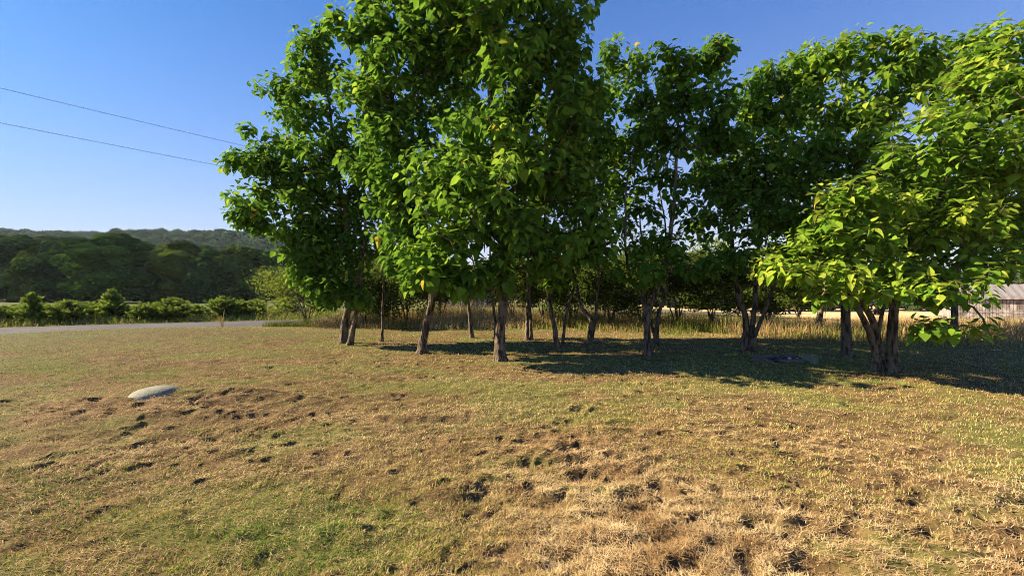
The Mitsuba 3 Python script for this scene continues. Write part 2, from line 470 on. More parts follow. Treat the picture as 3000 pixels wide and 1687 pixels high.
    for si, (c, rad) in enumerate(st):
        parts = [tube(c, rad, 12, seed + si, .10)]
        for line, rr, s in br:
            if s == si:
                parts.append(tube(line, rr, 4 if rr[0] < .012 else 6, 0, 0, cap=False))
        v, f = join(parts)
        put(f'{key}__trunk' + (f'_{si:03d}' if si else ''), v, f, 'bark', smooth=True)
    return len(pos)


def u_len(c):
    return np.linalg.norm(np.diff(c, axis=0), axis=1).sum()


# ------------------------------------------------------------------ the ground sheet
def build_ground():
    xs = np.concatenate([np.arange(-13, -4.5, .09), np.arange(-4.5, 4.5, .042), np.arange(4.5, 11, .09)])
    ys = np.concatenate([np.arange(1.3, 1.8, .1), np.arange(1.8, 6.4, .036), np.arange(6.4, 13, .08)])
    xs = axis_out(xs, -1500, 1500)
    ys = axis_out(ys, -600, 2400)
    X, Y = np.meshgrid(xs, ys)
    Z = ground_z(X, Y)
    ny, nx = X.shape
    i, j = np.meshgrid(np.arange(ny - 1), np.arange(nx - 1), indexing='ij')
    a = i * nx + j
    f = np.stack([a, a + 1, a + nx + 1, a + nx], -1).reshape(-1, 4)
    f = np.vstack([f[:, [0, 1, 2]], f[:, [0, 2, 3]]])
    put('ground', np.stack([X, Y, Z], -1).reshape(-1, 3), f, 'soil', smooth=True)
    label('ground', 'bumpy lawn soil and fields running back to the wooded hills', 'ground', kind='structure')


build_ground()


def build_road():
    x = np.concatenate([np.linspace(-60, 14, 150), np.linspace(14.5, 60, 60)])
    y = road_far(x)
    t = nrm(np.stack([np.gradient(x), np.gradient(y)], 1))
    nrm2 = np.stack([-t[:, 1], t[:, 0]], 1)
    rows = []
    wob = .14 * (n2(x, y, 1.1, 3) - .5)
    for o, dz in ((-1.75, -.06), (-1.68, .03), (-.8, .05), (0, .06), (.8, .05), (1.68, .03), (1.75, -.06)):
        off = o + wob * (1 if abs(o) > 1 else 0)
        px, py = x + nrm2[:, 0] * off, y + nrm2[:, 1] * off
        rows.append(np.stack([px, py, ground_z(x, y, False) + dz], 1))
    v = np.stack(rows, 1)
    n, m = v.shape[:2]
    i, j = np.meshgrid(np.arange(n - 1), np.arange(m - 1), indexing='ij')
    a = i * m + j
    f = np.stack([a, a + m, a + m + 1, a + 1], -1).reshape(-1, 4)
    put('road', v.reshape(-1, 3), np.vstack([f[:, [0, 1, 2]], f[:, [0, 2, 3]]]), 'asphalt', smooth=40)
    label('road', 'narrow grey country lane curving behind the lawn and grove', 'road', kind='structure')


build_road()


# ------------------------------------------------------------------ lawn grass
def blades(x, y, h, w, az, lean, col, bend, z0=None):
    """Bent blades: two joined pieces, three triangles each."""
    n = len(x)
    z = ground_z(x, y) if z0 is None else z0
    root = np.stack([x, y, z - .004], 1)
    d = np.stack([np.cos(az), np.sin(az), 0 * az], 1)
    s = np.stack([-np.sin(az), np.cos(az), 0 * az], 1)
    up = np.array([0, 0, 1.0])
    l2 = np.clip(lean + bend, 0, 1.65)
    m = root + (d * np.sin(lean)[:, None] + up * np.cos(lean)[:, None]) * (h * .55)[:, None]
    t = m + (d * np.sin(l2)[:, None] + up * np.cos(l2)[:, None]) * (h * .45)[:, None]
    w = w[:, None] * .5
    v = np.stack([root - s * w, root + s * w, m - s * w * .8, m + s * w * .8, t], 1).reshape(-1, 3)
    f = np.array([[0, 1, 3], [0, 3, 2], [2, 3, 4]])
    f = (f[None] + (np.arange(n) * 5)[:, None, None]).reshape(-1, 3)
    return v, f, np.repeat(col, 5, 0)


def spikes(x, y, h, w, az, lean, col, z):
    """Straight blades of one triangle each, for the lawn further off."""
    n = len(x)
    root = np.stack([x, y, z - .004], 1)
    d = np.stack([np.cos(az), np.sin(az), 0 * az], 1)
    s = np.stack([-np.sin(az), np.cos(az), 0 * az], 1) * (w * .5)[:, None]
    t = root + (d * np.sin(lean)[:, None] + np.array([0, 0, 1.0]) * np.cos(lean)[:, None]) * h[:, None]
    v = np.stack([root - s, root + s, t], 1).reshape(-1, 3)
    return v, np.arange(3 * n).reshape(-1, 3), np.repeat(col, 3, 0)


def build_lawn():
    rg = np.random.default_rng(11)
    N = 500000
    th = rg.uniform(-.98, .98, N)
    r = np.exp(rg.uniform(math.log(1.9), math.log(24), N))
    x, y = r * np.sin(th), r * np.cos(th)
    ok = (y > 1.7) & (road_dist(x, y) < -1.9) & (np.hypot((x + 5.03) / .23, (y - 6.05) / .27) > 1)
    x, y, r = x[ok], y[ok], r[ok]
    d = dryness(x, y)
    cl = clippings(x, y)
    n = len(x)
    lod = np.clip(r / 3.2, 1, 4) ** .7
    u = rg.random(n)
    hay = u < .08 + .28 * d + .45 * cl                   # cut stalks lying about
    tuft = meshkit.noise(np.stack([x * 9, y * 9, 0 * x], 1), 4)
    h = np.where(hay, rg.uniform(.022, .062, n) * (1 + .25 * cl), rg.uniform(.014, .034, n) * (.7 + .8 * tuft)) * lod ** .45
    w = np.where(hay, rg.uniform(.0018, .003, n), rg.uniform(.003, .005, n)) * lod
    flow = 6.28 * n2(x, y, .45, 61, 2) * 1.6
    az = np.where(hay, flow + rg.normal(0, .7, n) + np.pi * rg.integers(0, 2, n), rg.uniform(0, 6.28, n))
    lean = np.where(hay, rg.uniform(1.22, 1.57, n), np.abs(rg.normal(.5, .35, n)))
    bend = np.where(hay, rg.normal(.05, .2, n), rg.uniform(0, .6, n))
    z = ground_z(x, y) + np.where(hay, rg.random(n) * .018 * (1 + .5 * cl), 0)
    green = np.stack([rg.uniform(.19, .32, n), rg.uniform(.22, .34, n), rg.uniform(.04, .07, n)], 1)
    lush = np.array([[.14, .235, .04]])
    tan = np.array([[.56, .475, .26]]) * rg.uniform(.5, 1.2, (n, 1)) * np.stack([np.ones(n), rg.uniform(.9, 1.06, n), rg.uniform(.8, 1.1, n)], 1)
    rust = np.array([[.43, .29, .16]])
    isdry = rg.random(n) < np.clip(.10 + .95 * d, 0, 1)
    col = np.where(isdry[:, None], tan, green)
    lushm = (~isdry) & (n2(x, y, .8, 66) + rg.normal(0, .08, n) > .58)
    col[lushm] = lush * rg.uniform(.8, 1.3, (lushm.sum(), 1))
    rustm = isdry & (n2(x, y, .7, 71, 2) + rg.normal(0, .12, n) > .635)
    col[rustm] = rust * rg.uniform(.75, 1.25, (rustm.sum(), 1))
    tq = np.clip(1.9 * (meshkit.fbm(np.stack([x * 4.2, y * 6, 0 * x], 1), 3, 88) - .27) + rg.normal(0, .22, n), 0, 1)[:, None]
    straw = np.array([[.34, .225, .11]]) * (1 - tq) + np.array([[.70, .565, .33]]) * tq
    col[hay] = (straw * rg.uniform(.65, 1.15, (n, 1)))[hay]
    far = r > 6.0
    near = ~far
    A = blades(x[near], y[near], h[near], w[near], az[near], lean[near], col[near], bend[near], z[near])
    Bl = spikes(x[far], y[far], h[far], w[far], az[far], np.clip(lean + bend * .5, 0, 1.6)[far], col[far], z[far])
    v, f = join([A[:2], Bl[:2]])
    put('lawn_grass', v, f, 'grass_blade', color=np.vstack([A[2], Bl[2]]))
    label('lawn_grass', 'short mown lawn grass, part green and part dried straw with loose clippings', 'grass', kind='stuff')


build_lawn()


def build_tall_grass():
    rg = np.random.default_rng(12)
    N = 60000
    # a strip between the mown lawn and the lane
    x = rg.uniform(-10, 26, N)
    front = np.interp(x, [-10, -7, -4, 0, 3, 6, 9, 12, 26], [17.6, 17.6, 16.6, 16.6, 16.0, 14.6, 12.6, 11.6, 10.8])
    back = np.minimum(road_far(x) - 2.1, front + np.interp(x, [-10, -5, 2, 8, 14, 26], [1.6, 3.4, 5, 5.5, 7, 10]))
    y = front + (back - front) * rg.random(N) ** 1.1 + rg.normal(0, .25, N)
    ok = (road_dist(x, y) < -2.0) & (n2(x, y, .9, 81, 2) > .30)
    x, y, front = x[ok], y[ok], front[ok]
    n = len(x)
    dens = n2(x, y, .5, 83, 2)
    lowf = sst(0, 1.6, y - front)
    h = np.interp(x, [-10, 3, 7, 10, 26], [1, 1, .85, .72, .68]) * rg.uniform(.35, 1.0, n) * (.35 + .65 * lowf) * (.7 + .5 * dens)
    g = (n2(x, y, .45, 85, 2) + rg.normal(0, .12, n)) > np.interp(x, [-10, -1, 2, 6, 12, 26], [.42, .56, .42, .46, .60, .62])
    col = np.where(g[:, None], np.array([[.17, .22, .045]]), np.array([[.44, .33, .17]])) * rg.uniform(.55, 1.15, (n, 1))
    pale = (np.abs(x + 1.4) < 2.2) & (rg.random(n) < .7)
    col[pale] = np.array([.58, .46, .25]) * rg.uniform(.7, 1.1, (pale.sum(), 1)); h = np.where(pale, h * 1.25, h)
    v, f, c = blades(x, y, h, rg.uniform(.006, .014, n), rg.uniform(0, 6.28, n), np.abs(rg.normal(.16, .13, n)), col, rg.uniform(.05, .6, n))
    put('tall_grass', v, f, 'grass_blade', color=c)
    label('tall_grass', 'tall unmown meadow grass gone to seed between grove and lane', 'grass', kind='stuff')


build_tall_grass()


# ------------------------------------------------------------------ the grove
def D(d, *pp):
    return [(p[0], p[1], d + (p[2] if len(p) > 2 else 0)) for p in pp]


def B(d, *bb):
    return [(b[0], b[1], d + b[2], b[3], b[4], b[5] if len(b) > 5 else 1) for b in bb]


nl = 0
nl += grove_tree('broadleaf_tree', 'tallest tree, thick single trunk at the lawn edge, crown cut off by the top',
    [(D(9.5, (1469, 1055), (1463, 985), (1475, 900), (1473, 837), (1480, 650), (1450, 450), (1440, 250), (1450, 50), (1460, -100)), .128, .02)],
    B(9.5, (1420, 560, -.8, 220, 100, 1.2), (1270, 500, -.6, 90, 70), (1290, 770, -.6, 120, 75, 1.1), (1600, 725, -.3, 170, 80), (1450, 790, -.5, 110, 50), (1560, 330, 0, 190, 140), (1450, 70, .2, 260, 120), (1420, -110, .3, 220, 110),
      (1680, 480, .3, 110, 140), (1640, 160, .2, 110, 120), (1330, 680, -.5, 130, 60), (1500, 660, -.3, 150, 70), (1400, 420, -.3, 160, 80), (1230, 800, -.6, 70, 50), (1350, 830, -.6, 70, 30), (1700, 640, -.1, 100, 60), (1760, 720, -.1, 60, 40), (1480, 200, 0, 160, 110), (1620, 20, .2, 130, 100), (1690, 260, .1, 80, 70), (1330, 20, .2, 150, 90), (1560, 520, .2, 130, 90)), 9.5, 101, leaf=.235, nleaf=300, min_h=1.75, tone=.25)
nl += grove_tree('broadleaf_tree', 'leaning trunk tree beside the tallest tree, its crown lit on the left',
    [(D(10.5, (1234, 1036), (1245, 960), (1262, 874), (1262, 750), (1230, 600), (1215, 400), (1220, 200), (1240, 40)), .11, .02)],
    B(10.5, (1180, 150, -.2, 140, 140), (1120, 60, -.2, 80, 70), (1240, 10, 0, 120, 90), (1120, -10, 0, 90, 60), (1340, 120, .2, 120, 110), (1210, 360, 0, 150, 120), (1130, 330, -.2, 90, 90), (1060, 250, 0, 80, 90), (1080, 460, -.3, 110, 70), (1200, 660, -.4, 90, 60), (1180, 770, -.5, 60, 45), (1160, 560, -.5, 130, 100), (1270, 560, -.4, 110, 90), (1150, 690, -.2, 70, 60), (985, 62, 0, 28, 22, 1.5), (1040, 110, 0, 45, 40), (1290, 220, .3, 110, 120)),
    10.5, 102, nleaf=300, min_h=2.0)
nl += grove_tree('broadleaf_tree', 'twin trunk tree at the grove end towards the lane, with long drooping boughs',
    [(D(12.4, (1006, 1002), (1012, 940), (1028, 855), (1020, 700), (985, 500), (960, 300), (940, 150)), .125, .02), (D(11.9, (1024, 1013), (1036, 950), (1050, 880), (1062, 760), (1070, 600)), .085, .02)],
    B(12.2, (930, 130, 0, 60, 50, 1.2), (915, 200, 0, 95, 60), (880, 300, 0, 120, 90), (860, 430, -.2, 160, 90), (760, 470, -.2, 80, 35, 1.2), (800, 580, -.4, 130, 70), (715, 620, -.3, 55, 30, 1.3), (960, 580, 0, 120, 120), (830, 690, -.3, 110, 45), (1000, 740, -.3, 100, 80), (950, 820, -.4, 75, 45), (1040, 430, .2, 100, 110), (1040, 860, -.5, 50, 35), (930, 700, .2, 120, 90), (900, 760, -.4, 80, 45), (985, 840, -.5, 70, 40), (1000, 640, .4, 110, 90), (740, 640, -.3, 70, 30, 1.2), (860, 520, .3, 130, 70), (890, 815, -.6, 60, 35), (960, 870, -.6, 40, 22), (690, 480, -.2, 40, 20, 1.3)),
    12.2, 103, nleaf=300, min_h=1.9)
nl += grove_tree('broadleaf_tree', 'thin straight trunk tree standing behind the leaning trunk tree',
    [(D(12.9, (1119, 999), (1119, 920), (1120, 849), (1115, 700), (1110, 520)), .045, .012)],
    B(12.9, (1110, 560, 0, 75, 90), (1120, 700, 0, 65, 60), (1100, 440, 0, 60, 70)), 12.9, 104, min_h=2.2, dens=.8, nleaf=60, leaf=.2)
nl += grove_tree('broadleaf_tree', 'dark slim trunk tree leaning towards the lane, in front of the pale dry grass',
    [(D(13.8, (1383, 988), (1376, 930), (1368, 833), (1358, 700), (1350, 500)), .075, .015)],
    B(13.8, (1340, 620, 0, 95, 90), (1370, 480, 0, 100, 100), (1300, 720, 0, 60, 40), (1360, 340, 0, 90, 90)), 13.8, 105, min_h=2.4, dens=.8, nleaf=60, leaf=.21)
nl += grove_tree('broadleaf_tree', 'sapling with a very thin stem close behind the tallest tree',
    [(D(11.9, (1450, 1012), (1450, 950), (1441, 861), (1436, 760), (1450, 560)), .045, .012)],
    B(11.9, (1450, 620, 0, 80, 90), (1420, 480, 0, 70, 80)), 11.9, 106, min_h=2.2, dens=.7, nleaf=30, leaf=.2)
nl += grove_tree('broadleaf_tree', 'pair of straight dark trunks grown side by side at the back of the shaded grass',
    [(D(13.3, (1543, 995), (1544, 930), (1545, 870), (1540, 700), (1530, 480)), .065, .015), (D(13.4, (1556, 995), (1556, 930), (1554, 870), (1568, 700), (1590, 450)), .06, .015)],
    B(13.3, (1530, 640, 0, 90, 90), (1590, 540, 0, 100, 100), (1540, 400, 0, 110, 100), (1640, 700, 0, 70, 50), (1680, 350, 0, 90, 90)), 13.3, 107, min_h=2.3, dens=.8, nleaf=60, leaf=.21)
nl += grove_tree('broadleaf_tree', 'pale sunlit trunk tree leaning away from the forked trees',
    [(D(11.0, (1633, 1026), (1624, 960), (1606, 880), (1598, 820), (1592, 700), (1605, 480)), .075, .015)],
    B(11.0, (1620, 800, -.3, 65, 45), (1600, 560, 0, 100, 90), (1640, 420, 0, 90, 90), (1570, 690, 0, 70, 50)), 11, 108, min_h=2.0, dens=.8, nleaf=80, leaf=.23)
nl += grove_tree('broadleaf_tree', 'slender crooked stem tree rising from beside the pale leaning trunk',
    [(D(11.2, (1648, 1026), (1655, 950), (1668, 880), (1683, 830), (1672, 760), (1690, 600), (1720, 420)), .045, .012)],
    B(11.2, (1710, 690, 0, 80, 55), (1740, 560, 0, 70, 80, .7), (1760, 430, 0, 80, 80), (1740, 290, 0, 80, 70)), 11.2, 109, min_h=2.2, dens=.8, nleaf=60, leaf=.21)
nl += grove_tree('broadleaf_tree', 'small low forked tree with a mottled stub trunk at the back of the grove',
    [(D(12.6, (1731, 1003), (1728, 970), (1733, 943), (1706, 900), (1692, 850), (1672, 760), (1665, 600)), .08, .015), (D(12.6, (1732, 950), (1746, 900), (1749, 860), (1755, 760), (1775, 560)), .055, .012)],
    B(12.6, (1690, 720, 0, 80, 55), (1790, 650, 0, 70, 60, .7), (1680, 560, 0, 70, 60, .6), (1800, 480, 0, 90, 80, .8)), 12.6, 110, min_h=1.6, dens=.75, nleaf=60, leaf=.2)
nl += grove_tree('broadleaf_tree', 'tree with a ribbed straight trunk forking at head height in the middle of the shade',
    [(D(10.2, (1898, 1042), (1897, 980), (1901, 915), (1916, 880), (1936, 820), (1951, 780), (1975, 600), (1985, 400), (1995, 220)), .092, .016), (D(10.2, (1898, 925), (1880, 870), (1850, 825), (1836, 760), (1826, 600), (1850, 420)), .06, .014)],
    B(10.2, (1975, 180, 0, 75, 55, 1.1), (2080, 180, -.1, 65, 40, 1.2), (2125, 140, -.1, 32, 22, 1.4), (1930, 290, 0, 100, 65), (2050, 300, 0, 120, 80), (1960, 400, 0, 130, 65), (2120, 380, 0, 80, 60), (1880, 790, -.4, 110, 35), (2040, 770, -.4, 90, 35), (1950, 580, .3, 90, 60, .35), (2050, 560, .3, 90, 70, .4), (1960, 700, 0, 120, 40, .7)),
    10.2, 111, nleaf=220, min_h=1.7, tone=-.35)
nl += grove_tree('broadleaf_tree', 'knotty forked tree standing just behind the ribbed forking trunk',
    [(D(12.0, (1926, 1009), (1925, 960), (1930, 920), (1950, 860), (1955, 760), (1930, 560)), .07, .014), (D(12.0, (1926, 985), (1908, 940), (1895, 880), (1880, 700), (1850, 500)), .045, .012)],
    B(12.0, (1840, 420, 0, 110, 80), (1820, 280, 0, 80, 60), (1850, 620, 0, 80, 60, .5), (1950, 520, 0, 80, 70, .7), (2080, 480, .5, 80, 80), (1780, 540, .4, 80, 80), (1790, 160, .3, 50, 40), (1850, 200, .3, 60, 50), (1880, 720, 0, 90, 40, .8), (2020, 640, 0, 70, 60, .5)), 12, 112, min_h=2.0, dens=.8, nleaf=80, leaf=.21, tone=-.3)
nl += grove_tree('broadleaf_tree', 'three stemmed tree in the deep shade behind the fire pit',
    [(D(10.8, (2178, 1028), (2184, 970), (2182, 930), (2166, 880), (2152, 800), (2140, 650), (2160, 450)), .09, .014), (D(10.8, (2188, 1028), (2206, 950), (2216, 850), (2226, 700), (2245, 450), (2270, 230)), .075, .014), (D(10.7, (2196, 1029), (2215, 970), (2236, 920), (2262, 850), (2310, 700)), .06, .014)],
    B(10.6, (2250, 640, -.4, 130, 80), (2330, 480, -.2, 150, 85), (2190, 440, 0, 110, 80), (2270, 310, 0, 120, 70), (2180, 740, -.3, 100, 55), (2390, 200, 0, 100, 70), (2330, 770, -.5, 90, 45), (2210, 560, 0, 100, 60), (2340, 250, 0, 70, 60), (2400, 620, 0, 90, 70), (2200, 300, .2, 80, 70), (2240, 225, .1, 45, 35), (2120, 520, .5, 90, 70), (2110, 640, .6, 90, 60), (2260, 560, 1.6, 150, 90), (2300, 420, 1.6, 150, 90), (2350, 690, 1.8, 150, 70)),
    10.8, 113, leaf=0.195, nleaf=240, min_h=1.6, tone=.15)
nl += grove_tree('broadleaf_tree', 'stout straight trunk tree close beside the big three limbed tree',
    [(D(9.9, (2484, 1048), (2480, 980), (2478, 900), (2481, 800), (2500, 600), (2520, 400), (2540, 200)), .118, .018)],
    B(9.8, (2555, 150, -.2, 120, 60, 1.1), (2480, 290, -.1, 140, 90), (2620, 280, 0, 140, 90), (2700, 190, 0, 110, 60), (2450, 430, -.2, 120, 60), (2580, 480, 0, 130, 80), (2420, 170, 0, 50, 40), (2560, 650, .2, 120, 70), (2800, 170, .2, 110, 60)),
    9.9, 114, leaf=0.19, nleaf=260, min_h=2.0, tone=.7)
nl += grove_tree('broadleaf_tree', 'big tree of three thick limbs nearest the barn, bright leaves sweeping low over the grass',
    [(D(8.2, (2604, 1089), (2612, 1000), (2618, 930), (2625, 880), (2655, 780), (2740, 680), (2775, 560), (2830, 350), (2850, 150)), .098, .018),
     (D(8.2, (2572, 1087), (2560, 1020), (2540, 960), (2515, 910), (2490, 870), (2440, 790), (2380, 720)), .078, .016),
     (D(8.25, (2585, 1085), (2575, 1010), (2564, 950), (2557, 930), (2535, 890), (2512, 830), (2490, 700), (2470, 520)), .082, .016),
     (D(8.2, (2560, 940), (2590, 908), (2612, 860), (2680, 760), (2790, 640), (2900, 520)), .042, .014)],
    B(7.7, (2800, 420, -.2, 190, 110, 1.15), (2920, 290, -.2, 150, 110, 1.15), (2970, 140, 0, 120, 65, 1.15), (2660, 480, -.1, 110, 60), (2840, 250, .2, 120, 80), (2480, 700, -.3, 110, 40), (2420, 800, -.5, 110, 28), (2560, 855, -.6, 150, 26, 1.2), (2720, 850, -.7, 130, 28, 1.2), (2725, 955, -1.0, 60, 16, 1.4),
      (2800, 812, -.7, 110, 26, 1.2), (2930, 740, -.2, 110, 45), (2865, 965, -1.0, 28, 14, 1.5), (3040, 420, 0, 130, 120), (2980, 560, 0, 110, 70), (2400, 660, -.2, 90, 40), (2640, 780, 0, 120, 40), (3060, 250, .2, 120, 120), (2290, 800, -.2, 90, 35), (2450, 868, -.7, 100, 22), (2620, 815, -.5, 130, 34), (2960, 775, -.5, 80, 28), (2850, 760, -.3, 110, 35), (2700, 700, 0, 110, 50), (2550, 755, -.3, 110, 38), (2990, 660, 0, 80, 55), (2750, 590, 0, 120, 60), (2600, 590, -.4, 110, 50), (2480, 590, -.3, 100, 55), (2850, 650, -.4, 110, 50), (2940, 480, -.3, 110, 60), (2560, 680, -.4, 90, 40), (2340, 730, 0, 90, 45)),
    8.2, 115, leaf=0.175, nleaf=300, min_h=.95, tone=1.35, hang=.32)
nl += grove_tree('broadleaf_tree', 'dark trunk tree rooted in the tall grass at the back of the grove',
    [(D(16.5, (2397, 975), (2403, 920), (2412, 870), (2430, 750), (2450, 560)), .12, .02)],
    B(15.5, (2440, 600, 0, 140, 90), (2580, 680, 0, 140, 60), (2720, 560, 0, 140, 90), (2700, 690, 0, 140, 55), (2560, 540, 0, 120, 80), (2480, 640, -2.5, 150, 90), (2640, 600, -2.5, 150, 90), (2400, 740, -1.5, 120, 50), (2600, 740, -1.5, 130, 45)), 16, 116, min_h=2.2, dens=.75, nleaf=30, leaf=.24, tone=-.3)
nl += grove_tree('broadleaf_tree', 'shaded tree behind the big three limbed tree, screening the sky above the barn',
    [(D(12.5, (2790, 1000), (2795, 930), (2800, 830), (2830, 650), (2860, 450)), .10, .02)],
    B(12.5, (2800, 620, 0, 140, 80), (2930, 600, 0, 130, 80), (2900, 700, .3, 130, 40), (2850, 500, 0, 140, 80), (3040, 650, 0, 120, 90)), 12.5, 117, min_h=2.2, dens=.75, nleaf=30, tone=-.3)


# ------------------------------------------------------------------ small-leaved shrubs and trees behind
def leafy(center, radii, n, size, rg, cols, shell=.35, flat=0.0, up=.5, jit=.6, tones=None):
    """Scattered small leaves through lumpy masses: centres (k,3), radii (k,3)."""
    center, radii = np.atleast_2d(center), np.atleast_2d(radii)
    wgt = radii.prod(1) ** (2 / 3); k = rg.choice(len(center), n, p=wgt / wgt.sum())
    d = nrm(rg.normal(size=(n, 3)))
    u = rg.random((n, 1)) ** shell
    p = center[k] + d * radii[k] * u
    nor = nrm(d + rg.normal(0, jit, (n, 3)) + [0, 0, up])
    ax = rg.normal(size=(n, 3)); ax[:, 2] -= flat
    R = frames(ax - nor * (ax * nor).sum(1, keepdims=True) + 1e-6, nor)
    sz = size * rg.uniform(.6, 1.25, n)
    q = meshkit.noise(p * (1.2 / max(radii.mean(), .5)) * 2.2, 3) + rg.normal(0, .16, n)
    col = cols[0] + (cols[1] - cols[0]) * np.clip(q, 0, 1)[:, None]
    if tones is not None:
        col = col * tones[k][:, None]
    v, f, c = bake_leaves(p, R, sz, col * rg.uniform(.8, 1.2, (n, 1)), np.zeros(n, int), [SMALL])
    return v, f, c


DARKG = (np.array([.055, .09, .022]), np.array([.11, .16, .03]))
YELLG = (np.array([.11, .17, .03]), np.array([.24, .30, .05]))
MIDG = (np.array([.07, .12, .025]), np.array([.15, .21, .035]))


def shrub_tree(name, text, px, base_y, top_y, half_w, depth, seed, cols, n=4200, size=.10, stems=4, clear=.35, group=None, cat='shrub', sx=0):
    """A multi-stemmed shrub: arching stems out of one root, a lumpy crown of small leaves."""
    rg = np.random.default_rng(seed)
    key = numbered(name)
    label(key, text, cat, group)
    b = at(px, base_y, depth); b[2] = gz(b[0], b[1])
    H = at(px, top_y, depth)[2] - b[2]
    W = half_w / F * depth
    parts, cs, rs = [], [], []
    for s in range(stems):
        a = 6.28 * s / stems + rg.uniform(-.5, .5)
        tip = b + np.array([math.cos(a) * W * rg.uniform(.3, .75) + sx * W, math.sin(a) * W * rg.uniform(.3, .7), H * rg.uniform(.68, .9)])
        mid = b + (tip - b) * [.35, .35, .5]
        line, u = resample([b - [0, 0, .05], mid, tip], .2)
        line[1:] += np.cumsum(rg.normal(0, .02, (len(line) - 1, 3)), 0)
        r0 = rg.uniform(.028, .045) * (H / 3) ** .5
        parts.append(tube(line, r0 * (1 - .8 * u), 6, 0, 0))
        for q in range(4):
            k = int(len(line) * rg.uniform(.4, .95))
            d = nrm(rg.normal(size=3) * [1, 1, .4] + [0, 0, .3]) * W * rg.uniform(.35, .6)
            l2, u2 = resample([line[min(k, len(line) - 1)], line[min(k, len(line) - 1)] + d * .55 + [0, 0, .06 * W], line[min(k, len(line) - 1)] + d], .15)
            parts.append(tube(l2, r0 * .4 * (1 - .7 * u2), 4, 0, 0, cap=False))
            cs.append(l2[-1]); rs.append(np.array([.42, .42, .30]) * W * rg.uniform(.6, 1.1))
        cs.append(tip); rs.append(np.array([.5, .5, .36]) * W * rg.uniform(.7, 1.1))
    cs, rs = np.array(cs), np.array(rs)
    lo = b[2] + H * clear
    cs[:, 2] = np.maximum(cs[:, 2], lo + rs[:, 2] * .6); cs[:, 2] = np.minimum(cs[:, 2], b[2] + H - rs[:, 2] * .8)
    v, f, c = leafy(cs, rs, n, size, rg, cols)
    put(f'{key}__foliage', v, f, 'leaf_skin', color=c)
    labels[f'{key}__foliage'] = {'kind': 'stuff'}
    v, f = join(parts)
    put(f'{key}__trunk', v, f, 'bark', smooth=True)
    return key


SH = 'shrub_tree'
GR = 'dark shrubs in a row beyond the grove'
for i, (px, by, ty, hw, d, txt) in enumerate([
        (1065, 935, 770, 75, 17.5, 'dark dense shrub behind the twin trunk tree'),
        (1190, 930, 740, 90, 18.0, 'broad dark shrub seen between the leaning trunk and thin straight trunk'),
        (1290, 925, 770, 70, 19.0, 'dark shrub in front of the shed behind the pale dry grass'),
        (1500, 930, 740, 80, 18.5, 'sunlit leafy shrub behind the tallest tree'),
        (1590, 935, 760, 70, 17.8, 'shadowed shrub behind the pale leaning trunk'),
        (1680, 940, 740, 80, 17.5, 'dark shrub tree behind the crooked slender stem'),
        (1790, 945, 735, 85, 17.2, 'dark many stemmed shrub behind the low forked tree'),
        (1880, 950, 720, 80, 16.8, 'dark shrub tree between the two forked trunks and the lane'),
        (1985, 955, 725, 95, 16.5, 'widest dark shrub with several bare stems, beside the gap to the lane'),
        (2085, 958, 730, 75, 16.2, 'dark shrub on straight bare stems at the gap in the row'),
        (2245, 965, 750, 85, 15.5, 'dark twiggy shrub behind the three stemmed tree')]):
    shrub_tree(SH, txt, px, by, ty, hw * 1.3, d, 300 + i, DARKG if i not in (3,) else MIDG, n=8000, size=.125, stems=5 if i > 5 else 4, clear=.20 if i > 4 else .08, group=GR, cat='shrub')
for i, (px, by, ty, hw, d, txt) in enumerate([
        (1120, 918, 745, 110, 22.5, 'dark thicket shrub further back behind the thin straight trunk'), (1400, 912, 770, 100, 24.0, 'thicket shrub further back beside the small shed'),
        (1545, 908, 750, 110, 24.5, 'thicket shrub further back behind the paired dark trunks'), (1700, 906, 745, 120, 25.5, 'thicket shrub further back behind the low forked tree'),
        (1850, 904, 735, 120, 26.5, 'thicket shrub further back behind the ribbed forking trunk'), (2160, 915, 760, 110, 24.0, 'thicket shrub further back between the gap and the three stemmed tree'),
        (2340, 910, 790, 90, 25.0, 'low thicket shrub at the end of the row by the mown field')]):
    shrub_tree(SH, txt, px, by, ty, hw, d, 360 + i, DARKG, n=6000, size=.17, stems=5, clear=.12, group='thicket further back beyond the grove', cat='shrub')
shrub_tree('young_tree', 'light green young tree with arching branches overhanging the lane', 900, 945, 775, 125, 18.3, 340, YELLG, n=5200, size=.10, stems=6, clear=.12, cat='tree', sx=-.25)
shrub_tree('young_tree', 'yellow green tree top showing through the gap in the grove, beyond the lane', 2080, 930, 690, 70, 34, 341, YELLG, n=3000, size=.22, stems=4, clear=.3, cat='tree')


